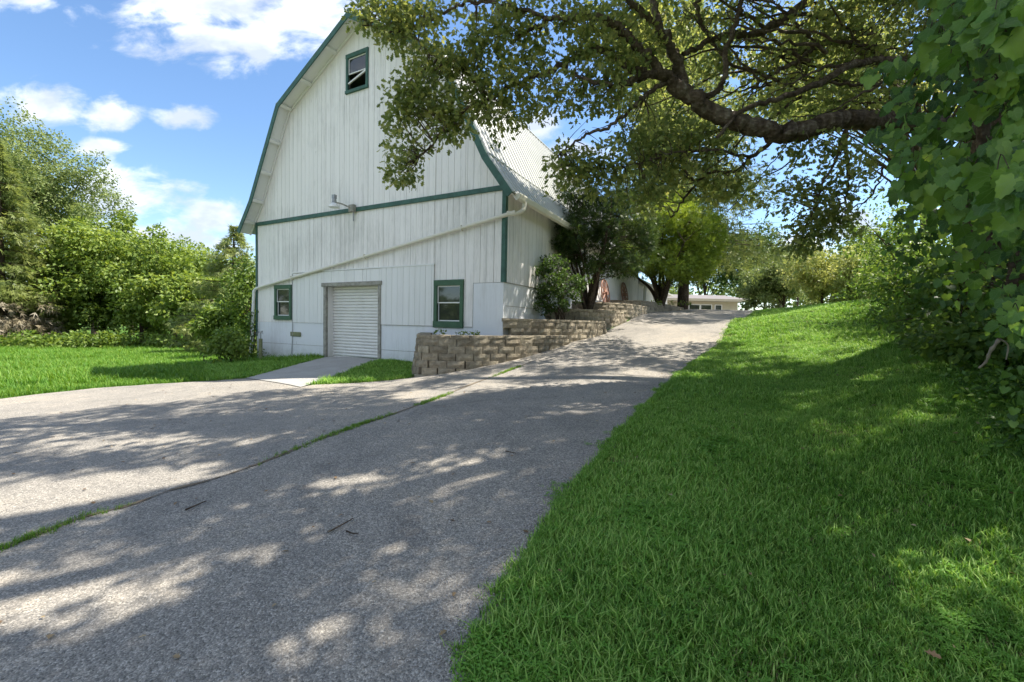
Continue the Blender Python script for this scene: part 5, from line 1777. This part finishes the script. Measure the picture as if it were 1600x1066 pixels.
# four shared leaf meshes for the separately built leaves
tv, tf = TPL["vine"]
leaf_meshes = []
for k in range(6):
    w = tv.copy(); w[:, 2] += .06 * np.sin(tv[:, 0] * 6 + k) * tv[:, 1] - .05 * (k % 3) * tv[:, 1] ** 2
    w[:, 0] *= 1 + .1 * math.sin(k * 2.1)
    me = bpy.data.meshes.new("leaf"); me.from_pydata(w.tolist(), [], tf.tolist()); me.update()
    me.polygons.foreach_set("use_smooth", np.ones(len(me.polygons), bool))
    a = me.attributes.new("tint", "FLOAT", "POINT"); a.data.foreach_set("value", np.full(len(w), .25 + .11 * k, np.float32))
    set_local(me, tv[:, :2])
    me.materials.append(M["vineleaf"]); leaf_meshes.append(me)
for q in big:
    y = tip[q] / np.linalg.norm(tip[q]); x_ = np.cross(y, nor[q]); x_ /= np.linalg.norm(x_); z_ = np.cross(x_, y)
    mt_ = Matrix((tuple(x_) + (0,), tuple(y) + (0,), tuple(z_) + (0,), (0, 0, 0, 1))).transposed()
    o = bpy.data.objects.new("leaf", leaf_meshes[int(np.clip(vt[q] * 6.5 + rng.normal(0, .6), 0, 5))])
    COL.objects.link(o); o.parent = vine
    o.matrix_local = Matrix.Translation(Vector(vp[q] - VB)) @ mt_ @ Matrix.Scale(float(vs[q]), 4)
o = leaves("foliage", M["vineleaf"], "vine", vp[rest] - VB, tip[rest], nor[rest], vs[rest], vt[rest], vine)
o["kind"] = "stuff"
st = Tubes()
for k in range(0):
    px0 = rng.uniform(1530, 1640); D0 = vine_depth(np.array([px0]), np.array([300.0]))[0] + rng.uniform(.3, .8)
    p0 = at(px0, rng.uniform(-100, 100), D0) - VB
    pts = [p0]
    for s_ in range(5):
        pts.append(pts[-1] + np.array([rng.normal(.05, .12), rng.normal(.12, .12), -rng.uniform(.25, .5)]))
    st.add(smooth_path(pts, 4), np.linspace(.006, .003, 21), 5)
for k in range(120):      # leaf stalks
    q = big[rng.integers(300)]
    st.add(smooth_path([vp[q] - VB, vp[q] - VB + np.array([.05, .06, .05]) + rng.normal(0, .02, 3), vp[q] - VB + np.array([.14, .16, 0.0]) + rng.normal(0, .03, 3)], 3), .0022, 4)
st.build("stem", M["bark2"], vine)["kind"] = "stuff"
# the old trunks that the vine hangs on
tk = Tubes()
for (x0_, y0_) in ((3.6, 2.6), (4.4, 3.5), (5.6, 4.8), (3.4, 1.2), (7.0, 6.3)):
    z0_ = gz_at(x0_, y0_)
    tk.add(smooth_path([np.array([x0_, y0_, z0_ - .2]) - VB, np.array([x0_ + .1, y0_ + .05, z0_ + 1.4]) - VB, np.array([x0_ - .05, y0_ + .2, z0_ + 3.2]) - VB, np.array([x0_ - .2, y0_, z0_ + 5]) - VB], 6), np.linspace(.13, .05, 19), 9, .08)
tk.build("host_trunk", M["bark2"], vine)
# inner foliage, its shade painted in by the darkest leaf tint
ic = []
for k in range(420):
    t_ = rng.random()
    c = np.array([3.3, 1.0, 0]) * (1 - t_) + np.array([9.2, 8.0, 0]) * t_
    c += np.array([rng.uniform(.1, 1.9), rng.uniform(-.5, .5), 0])
    z0_ = gz_at(c[0], c[1])
    c[2] = z0_ + rng.uniform(.2, 4.6 if t_ < .6 else 2.6)
    if c[0] / c[1] < .62 + (0.0 if c[2] < z0_ + 2.0 else .25): continue
    ic.append(c - VB)
ic = np.array(ic)
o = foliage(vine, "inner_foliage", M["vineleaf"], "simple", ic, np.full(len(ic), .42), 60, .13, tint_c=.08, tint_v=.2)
o["kind"] = "stuff"
# silvery dead branch poking out low down
db = Tubes(); w = [at(1562, 530, 2.6), at(1548, 548, 2.65), at(1541, 565, 2.7), at(1530, 575, 2.75)]
db.add(smooth_path(w, 5), np.linspace(.010, .006, 16) * (1 + .25 * np.sin(np.arange(16) * 1.9)), 6, .15)
db.add(smooth_path([at(1562, 530, 2.6), at(1575, 540, 2.62), at(1572, 562, 2.65)], 5), np.linspace(.006, .003, 11), 5)
o = db.build("dead_branch", M["deadtwig"]); tag(o, "pale lichen-covered dead branch poking out of the vine leaves", "branch")

# leafy ground cover and litter at the hedge foot
gc = []
for k in range(430):
    t_ = rng.random()
    p = np.array([(1600, 720), (1545, 640), (1500, 590), (1460, 540), (1420, 510), (1370, 490)][int(t_ * 5)]) * (1 - (t_ * 5) % 1) + np.array([(1600, 720), (1545, 640), (1500, 590), (1460, 540), (1420, 510), (1370, 490)][int(t_ * 5) + 1]) * ((t_ * 5) % 1)
    x_, y_ = on_ground(*p)
    nrm_ = np.array([.8, -.55])
    s_ = rng.exponential(.28)
    x_, y_ = x_ + nrm_[0] * s_ + rng.normal(0, .06), y_ + nrm_[1] * s_ + rng.normal(0, .06)
    gc.append(np.array([x_, y_, gz_at(x_, y_) + rng.uniform(.03, .12 + .35 * min(1, s_))]))
o = foliage(None, "ground_cover", M["vineleaf"], "simple", gc, np.full(len(gc), .10), 15, .055, flat=.5, tint_c=.4, tint_v=.4)
tag(o, "low leafy ground cover where the lawn meets the hedge", "ground cover", kind="stuff")


# ------------------------------------------------------------------ grass
def tuft_mesh(name, n, h, w, spread, mat, seed, lean=.5, t0=0.0, straw_sheen=.12):
    r = np.random.default_rng(seed)
    v, f, t_ = [], [], []
    for k in range(n):
        a = r.uniform(0, 6.283); rad = spread * math.sqrt(r.random())
        bx, by = rad * math.cos(a), rad * math.sin(a)
        hh = h * r.uniform(.55, 1.15); ww = w * r.uniform(.7, 1.2)
        d = r.uniform(0, 6.283); lx, ly = math.cos(d), math.sin(d)
        ln = lean * r.uniform(.2, 1.1) * hh
        px_, py_ = -ly * ww / 2, lx * ww / 2
        o = len(v)
        v += [(bx - px_, by - py_, -.01), (bx + px_, by + py_, -.01),
              (bx + lx * ln * .35 + px_ * .8, by + ly * ln * .35 + py_ * .8, hh * .6), (bx + lx * ln * .35 - px_ * .8, by + ly * ln * .35 - py_ * .8, hh * .6),
              (bx + lx * ln, by + ly * ln, hh)]
        f += [[o, o + 1, o + 2, o + 3], [o + 3, o + 2, o + 4]]
        tt = min(1, max(0, r.uniform(.0, .9) + t0))
        if r.random() < straw_sheen: tt = 1.0  # palest blades: straw, with extra ones painting in the sheen of the grass
        t_ += [tt] * 5
    me = bpy.data.meshes.new(name); me.from_pydata(v, [], f); me.update()
    a = me.attributes.new("tint", "FLOAT", "POINT"); a.data.foreach_set("value", np.array(t_, np.float32))
    me.materials.append(mat)
    return me


def scatter(name, pts, scales, tufts, label, cat, pick=None):
    """one grass object: its points carry a tuft each, through geometry nodes"""
    me = bpy.data.meshes.new(name)
    me.from_pydata(pts.tolist(), [], []); me.update()
    a = me.attributes.new("sc", "FLOAT", "POINT"); a.data.foreach_set("value", scales.astype(np.float32))
    a = me.attributes.new("rot", "FLOAT", "POINT"); a.data.foreach_set("value", rng.uniform(0, 6.283, len(pts)).astype(np.float32))
    a = me.attributes.new("pick", "INT", "POINT"); a.data.foreach_set("value", (rng.integers(0, len(tufts), len(pts)) if pick is None else pick).astype(np.int32))
    o = bpy.data.objects.new(name, me); COL.objects.link(o)
    tag(o, label, cat, kind="stuff")
    ng = bpy.data.node_groups.new(name, "GeometryNodeTree")
    ng.interface.new_socket("Geometry", in_out="INPUT", socket_type="NodeSocketGeometry")
    ng.interface.new_socket("Geometry", in_out="OUTPUT", socket_type="NodeSocketGeometry")
    gi, go = ng.nodes.new("NodeGroupInput"), ng.nodes.new("NodeGroupOutput")
    join = ng.nodes.new("GeometryNodeJoinGeometry")

    def named(nm, typ):
        q = ng.nodes.new("GeometryNodeInputNamedAttribute"); q.data_type = typ; q.inputs[0].default_value = nm
        return [s for s in q.outputs if s.enabled and s.name == "Attribute"][0]
    for k, tm in enumerate(tufts):
        src = bpy.data.objects.new(name + "_blades", tm)
        cmp_ = ng.nodes.new("FunctionNodeCompare"); cmp_.data_type = "INT"; cmp_.operation = "EQUAL"
        ins = [s for s in cmp_.inputs if s.enabled]
        ng.links.new(named("pick", "INT"), ins[0]); ins[1].default_value = k
        oi = ng.nodes.new("GeometryNodeObjectInfo"); oi.inputs["Object"].default_value = src
        ip = ng.nodes.new("GeometryNodeInstanceOnPoints")
        ng.links.new(gi.outputs[0], ip.inputs["Points"])
        ng.links.new(cmp_.outputs[0], ip.inputs["Selection"])
        ng.links.new(oi.outputs["Geometry"], ip.inputs["Instance"])
        cx_ = ng.nodes.new("ShaderNodeCombineXYZ"); ng.links.new(named("rot", "FLOAT"), cx_.inputs[2])
        er = ng.nodes.new("FunctionNodeEulerToRotation"); ng.links.new(cx_.outputs[0], er.inputs[0])
        ng.links.new(er.outputs[0], ip.inputs["Rotation"])
        ng.links.new(named("sc", "FLOAT"), ip.inputs["Scale"])
        ng.links.new(ip.outputs[0], join.inputs[0])
    ng.links.new(join.outputs[0], go.inputs[0])
    md = o.modifiers.new("grass", "NODES"); md.node_group = ng
    return o


# lawn on the right of the drive
right_lawn = [(-0.4, 0.2)] + drive_edge_right + [(6.6, 13.0), (8.9, 16.2), (11.8, 20.3), (15, 25), (19, 31), (34, 40), (30, 24), (16, 13), (11, 8.5), (8, 5.5), (6, 3), (4.6, 0.4)]


def sample_area(poly, dens, ymax, ymin=0.2):
    """points in a polygon, density (per square metre) falling with distance"""
    poly = np.array(poly); lo, hi = poly.min(0), poly.max(0)
    out = []
    for (r0, r1, d_) in dens:
        l = np.maximum(lo, [-r1, -1]); h = np.minimum(hi, [r1, r1])
        n_ = int(d_ * max(0, h[0] - l[0]) * max(0, h[1] - l[1]))
        if n_ <= 0: continue
        x_ = rng.uniform(l[0], h[0], n_); y_ = rng.uniform(l[1], h[1], n_)
        dd = np.hypot(x_, y_)
        k = (dd >= r0) & (dd < r1) & in_poly(poly, x_, y_) & (np.abs(x_) < 1.45 * y_ + 1.2)
        out.append(np.stack([x_[k], y_[k], dd[k]], -1))
    return np.concatenate(out)


t_lawn = [tuft_mesh("grass_tuft", 17, (.042, .05, .055, .048, .062, .045, .052, .03)[s], .0068, .055, M["grass"], s, 1.1, t0=(-.3, -.2, -.1, 0, .05, .15, .3, .1)[s]) for s in range(8)]
# dry thatch and clover
t_lawn.append(tuft_mesh("thatch_tuft", 14, .03, .004, .05, M["litter"], 90, 1.6, t0=.3))
_cl_v, _cl_f = [], []
for k in range(16):
    a_, r_ = rng.uniform(0, 6.283), .05 * math.sqrt(rng.random()); cx_, cy_, cz_ = r_ * math.cos(a_), r_ * math.sin(a_), rng.uniform(.02, .04)
    for l_ in range(3):
        b_ = a_ + l_ * 2.09; o_ = len(_cl_v); e_ = .011
        _cl_v += [(cx_, cy_, cz_), (cx_ + e_ * math.cos(b_ - .5), cy_ + e_ * math.sin(b_ - .5), cz_ + .003), (cx_ + 1.2 * e_ * math.cos(b_), cy_ + 1.2 * e_ * math.sin(b_), cz_), (cx_ + e_ * math.cos(b_ + .5), cy_ + e_ * math.sin(b_ + .5), cz_ + .003)]
        _cl_f.append([o_, o_ + 1, o_ + 2, o_ + 3])
_cm = bpy.data.meshes.new("clover_tuft"); _cm.from_pydata(_cl_v, [], _cl_f); _cm.update()
_ca = _cm.attributes.new("tint", "FLOAT", "POINT"); _ca.data.foreach_set("value", np.full(len(_cl_v), .5, np.float32)); _cm.materials.append(M["grass"])
t_lawn.append(_cm)


def lawn_pick(x_, y_):
    """lighter and darker patches, with thatch and clover here and there"""
    n_ = np.sin(x_ * 1.7 + 2.1 * np.sin(y_ * .9)) + np.sin(y_ * 2.3 + 1.3 * np.sin(x_ * 1.4 + 1)) + .7 * np.sin(x_ * 5.1 + y_ * 4.3) + rng.normal(0, 1.1, len(x_))
    p_ = np.clip(np.round(3.5 + n_ * 1.25), 0, 7).astype(int)
    r_ = rng.random(len(x_))
    th_ = np.sin(x_ * 3.3 + 1.7) * np.sin(y_ * 2.9 + .4)
    p_[(r_ < .05) | ((th_ > .8) & (r_ < .25))] = 8
    p_[(r_ > .96) | ((th_ < -.75) & (r_ > .55))] = 9
    return p_
g = sample_area(right_lawn, [(0, 3, 1500), (3, 6, 950), (6, 12, 430), (12, 24, 130), (24, 40, 40)], 40)
edge_j = rng.normal(0, .02, len(g))
pts = np.stack([g[:, 0] - .03, g[:, 1], tz(g[:, 0] - .03, g[:, 1])], -1)
sc = rng.uniform(.75, 1.25, len(g)) * np.interp(g[:, 2], [0, 6, 12, 40], [.95, 1.0, 1.35, 2.0]) * (1 + .25 * np.sin(g[:, 0] * 2.1 + 1.7 * np.sin(g[:, 1] * 1.3)))
pk_ = lawn_pick(pts[:, 0], pts[:, 1])
# grass creeping over the asphalt edge in uneven tongues
cm_ = np.concatenate([[0], np.cumsum(np.linalg.norm(np.diff(drive_edge_right, axis=0), axis=1))])
de_ = np.array(drive_edge_right)
q_ = rng.uniform(0, cm_[-1], 2600)
w_ = .025 + .03 * np.sin(q_ * 5.3) + .02 * np.sin(q_ * 13 + 1)
o_ = np.abs(rng.normal(0, 1, len(q_))) * np.maximum(w_, .008)
ex_ = np.interp(q_, cm_, de_[:, 0]) - o_; ey_ = np.interp(q_, cm_, de_[:, 1]) + o_ * .3
pts = np.concatenate([pts, np.stack([ex_, ey_, tz(ex_, ey_) + .012], -1)])
sc = np.concatenate([sc, rng.uniform(.4, .95, len(q_))]); pk_ = np.concatenate([pk_, rng.choice([2, 4, 6, 7, 8, 9], len(q_))])
scatter("grass", pts, sc, t_lawn, "mown green lawn climbing the bank right of the driveway", "grass", pk_)

left_lawn = [tuple(p) for p in lawn_edge_left[1:]] + [(-14, 6.7), (-40, 5), (-70, 30), (-60, 48), (-10, 48), (-9.5, 28), barn_xy(-W_ - .1, 6), barn_xy(-W_ - .05, -.02), barn_xy(-6.45, -.02)]
t_field = [tuft_mesh("field_tuft", 16, .17, .011, .09, M["field"], 40 + s, .9) for s in range(5)]
g = sample_area(left_lawn, [(0, 14, 90), (14, 22, 60), (22, 34, 34), (34, 60, 16)], 60)
pts = np.stack([g[:, 0], g[:, 1], tz(g[:, 0], g[:, 1])], -1)
sc = rng.uniform(.6, 1.2, len(g)) * np.interp(g[:, 2], [8, 16, 45], [.7, 1.0, 1.5]) * (.85 + .35 * (np.sin(g[:, 0] * .7) * np.sin(g[:, 1] * .9 + 1) > .2))
scatter("field_grass", pts, sc, t_field, "long sunlit grass of the field left of the barn", "grass")

strip = [slab_px[0], sl1, barn_xy(-2.5, -.02), (-2.3, 11.0), (-2.2, 9.2), (-3.2, 8.8), (-4.0, 8.6)]
g = sample_area(strip, [(0, 20, 420)], 20)
pts = np.stack([g[:, 0], g[:, 1], tz(g[:, 0], g[:, 1])], -1)
scatter("grass", pts, rng.uniform(1.1, 2.2, len(g)), t_lawn, "patch of grass between the concrete apron and the stone wall", "grass")
strip2 = [slab_px[1], sl0, barn_xy(-W_, -.02), barn_xy(-W_ - 1.5, -1), on_ground(330, 597)]
g = sample_area(strip2, [(0, 20, 420)], 20)
pts = np.stack([g[:, 0], g[:, 1], tz(g[:, 0], g[:, 1])], -1)
scatter("grass", pts, rng.uniform(1.1, 2.3, len(g)), t_lawn, "strip of grass in front of the barn left of the concrete apron", "grass")

# grassy seam in the asphalt, with its dirt
seam_px = [(-60, 890), (0, 866), (60, 840), (130, 815), (200, 797), (270, 772), (330, 755), (400, 732), (450, 712), (500, 690), (560, 668), (620, 648), (680, 626), (735, 604), (790, 583), (830, 568)]
sp_ = np.array([on_ground(*p) for p in seam_px])
sp_s = smooth_path(np.column_stack([sp_, np.zeros(len(sp_))]), 8)[:, :2]
tn = np.gradient(sp_s, axis=0); tn /= np.linalg.norm(tn, axis=1)[:, None]; nn_ = np.stack([-tn[:, 1], tn[:, 0]], -1)
wv = np.maximum(.005, .016 + .010 * np.sin(np.arange(len(sp_s)) * .45 + 1.5 * np.sin(np.arange(len(sp_s)) * .17)) + .004 * rng.normal(0, 1, len(sp_s)))
Lp = sp_s + nn_ * wv[:, None]; Rp = sp_s - nn_ * wv[:, None]
vv = np.concatenate([np.column_stack([Lp, tz(Lp[:, 0], Lp[:, 1]) + .029]), np.column_stack([Rp, tz(Rp[:, 0], Rp[:, 1]) + .029])])
nS = len(sp_s)
ff = np.array([(k, k + 1, nS + k + 1, nS + k) for k in range(nS - 1)])[:, ::-1]
o = mesh_np("pavement_seam", vv, ff, plain("seam_dirt", (0.16, 0.125, 0.085), .95, .4, 18)); tag(o, kind="structure")
cum = np.concatenate([[0], np.cumsum(np.linalg.norm(np.diff(sp_s, axis=0), axis=1))])
q = rng.uniform(0, cum[-1], 2300)
dens = np.sin(q * 3.1 + 1.2 * np.sin(q * 1.7)) * .5 + .5
q = q[(dens > rng.uniform(.12, .95, len(q)))]
x_ = np.interp(q, cum, sp_s[:, 0]) + rng.normal(0, .03, len(q)); y_ = np.interp(q, cum, sp_s[:, 1]) + rng.normal(0, .022, len(q))
scatter("seam_grass", np.stack([x_, y_, tz(x_, y_) + .02], -1), rng.uniform(.25, .7, len(q)), [tuft_mesh("seam_tuft", 9, .07, .006, .03, M["field"], 70 + s, 1.1) for s in range(3)], "tufts of grass growing in the seam across the driveway", "grass")

# loose stones along the right edge and scattered bits
er = np.array(drive_edge_right)
er_s = smooth_path(np.column_stack([er, np.zeros(len(er))]), 10)[:, :2]


def pebbles(n_):
    cm = np.concatenate([[0], np.cumsum(np.linalg.norm(np.diff(er_s, axis=0), axis=1))])
    q_ = rng.uniform(0, cm[-1], n_) ** 1.0
    x = np.interp(q_, cm, er_s[:, 0]) - np.abs(rng.normal(0, .16, n_)); y = np.interp(q_, cm, er_s[:, 1]) + rng.normal(0, .03, n_)
    s = rng.uniform(.003, .0075, n_)
    base = np.array([(1, 0, 0), (0, 1, 0), (-1, 0, 0), (0, -1, 0), (0, 0, .8), (0, 0, -.6)], float)
    fc = np.array([(0, 1, 4), (1, 2, 4), (2, 3, 4), (3, 0, 4), (1, 0, 5), (2, 1, 5), (3, 2, 5), (0, 3, 5)])
    v = base[None] * s[:, None, None] * rng.uniform(.6, 1.3, (n_, 6, 1)) + np.stack([x, y, tz(x, y) + .024], -1)[:, None]
    f = (fc[None] + (np.arange(n_) * 6)[:, None, None]).reshape(-1, 3)
    return v.reshape(-1, 3), f


v, f = pebbles(9000)
o = mesh_np("gravel", v, f, plain("loose_stone", (0.34, 0.32, 0.30), .9, .4, 40)); tag(o, "loose gravel along the driveway's right edge", "gravel", kind="stuff")

# a few yellowed leaves on the lawn
gl = sample_area(right_lawn, [(0, 5, 5), (5, 12, 2.5)], 12)
nl = len(gl); nr = rng.normal(0, .5, (nl, 3)); nr[:, 2] = 1
o = leaves("fallen_leaves", M["litter"], "oak", np.stack([gl[:, 0], gl[:, 1], tz(gl[:, 0], gl[:, 1]) + .045], -1), rng.normal(0, 1, (nl, 3)) * [1, 1, .3], nr, rng.uniform(.02, .05, nl), rng.uniform(.3, 1, nl))
tag(o, "scattered yellowed leaves lying in the lawn", "litter", kind="stuff")

# fallen leaves on the asphalt
n = 700
x_ = rng.uniform(-7, 4, n); y_ = rng.uniform(1.4, 12, n)
k = in_poly(drive_poly, x_, y_); x_, y_ = x_[k], y_[k]; n = len(x_)
p = np.stack([x_, y_, tz(x_, y_) + .032], -1)
nr = rng.normal(0, .25, (n, 3)); nr[:, 2] = 1
td = rng.normal(0, 1, (n, 3)); td[:, 2] *= .1
o = leaves("fallen_leaves", M["litter"], "oak", p, td, nr, rng.uniform(.015, .045, n), rng.uniform(0, 1, n)); tag(o, "small dry leaves and bits scattered over the asphalt", "litter", kind="stuff")


def ground_twig(pxs, r, label):
    pts = []
    for pp in pxs:
        a, b_ = on_ground(*pp); pts.append(np.array([a, b_, gz_at(a, b_) + .03 + r]))
    t_ = Tubes(); t_.add(smooth_path(pts, 4), np.linspace(r, r * .5, 4 * (len(pts) - 1) + 1), 5, .15)
    o = t_.build("fallen_twig", M["bark2"]); tag(o, label, "twig", "twigs fallen on the asphalt")


ground_twig([(290, 805), (306, 799), (322, 791)], .007, "short dark twig lying just below the grassy seam")
ground_twig([(512, 842), (530, 832), (552, 820)], .006, "longer thin twig lying in the middle of the near asphalt")
ground_twig([(541, 840), (552, 846), (560, 845)], .005, "tiny pale twig beside the longer twig on the near asphalt")
ground_twig([(790, 712), (798, 714), (806, 716)], .005, "small twig lying in the large sunny patch")
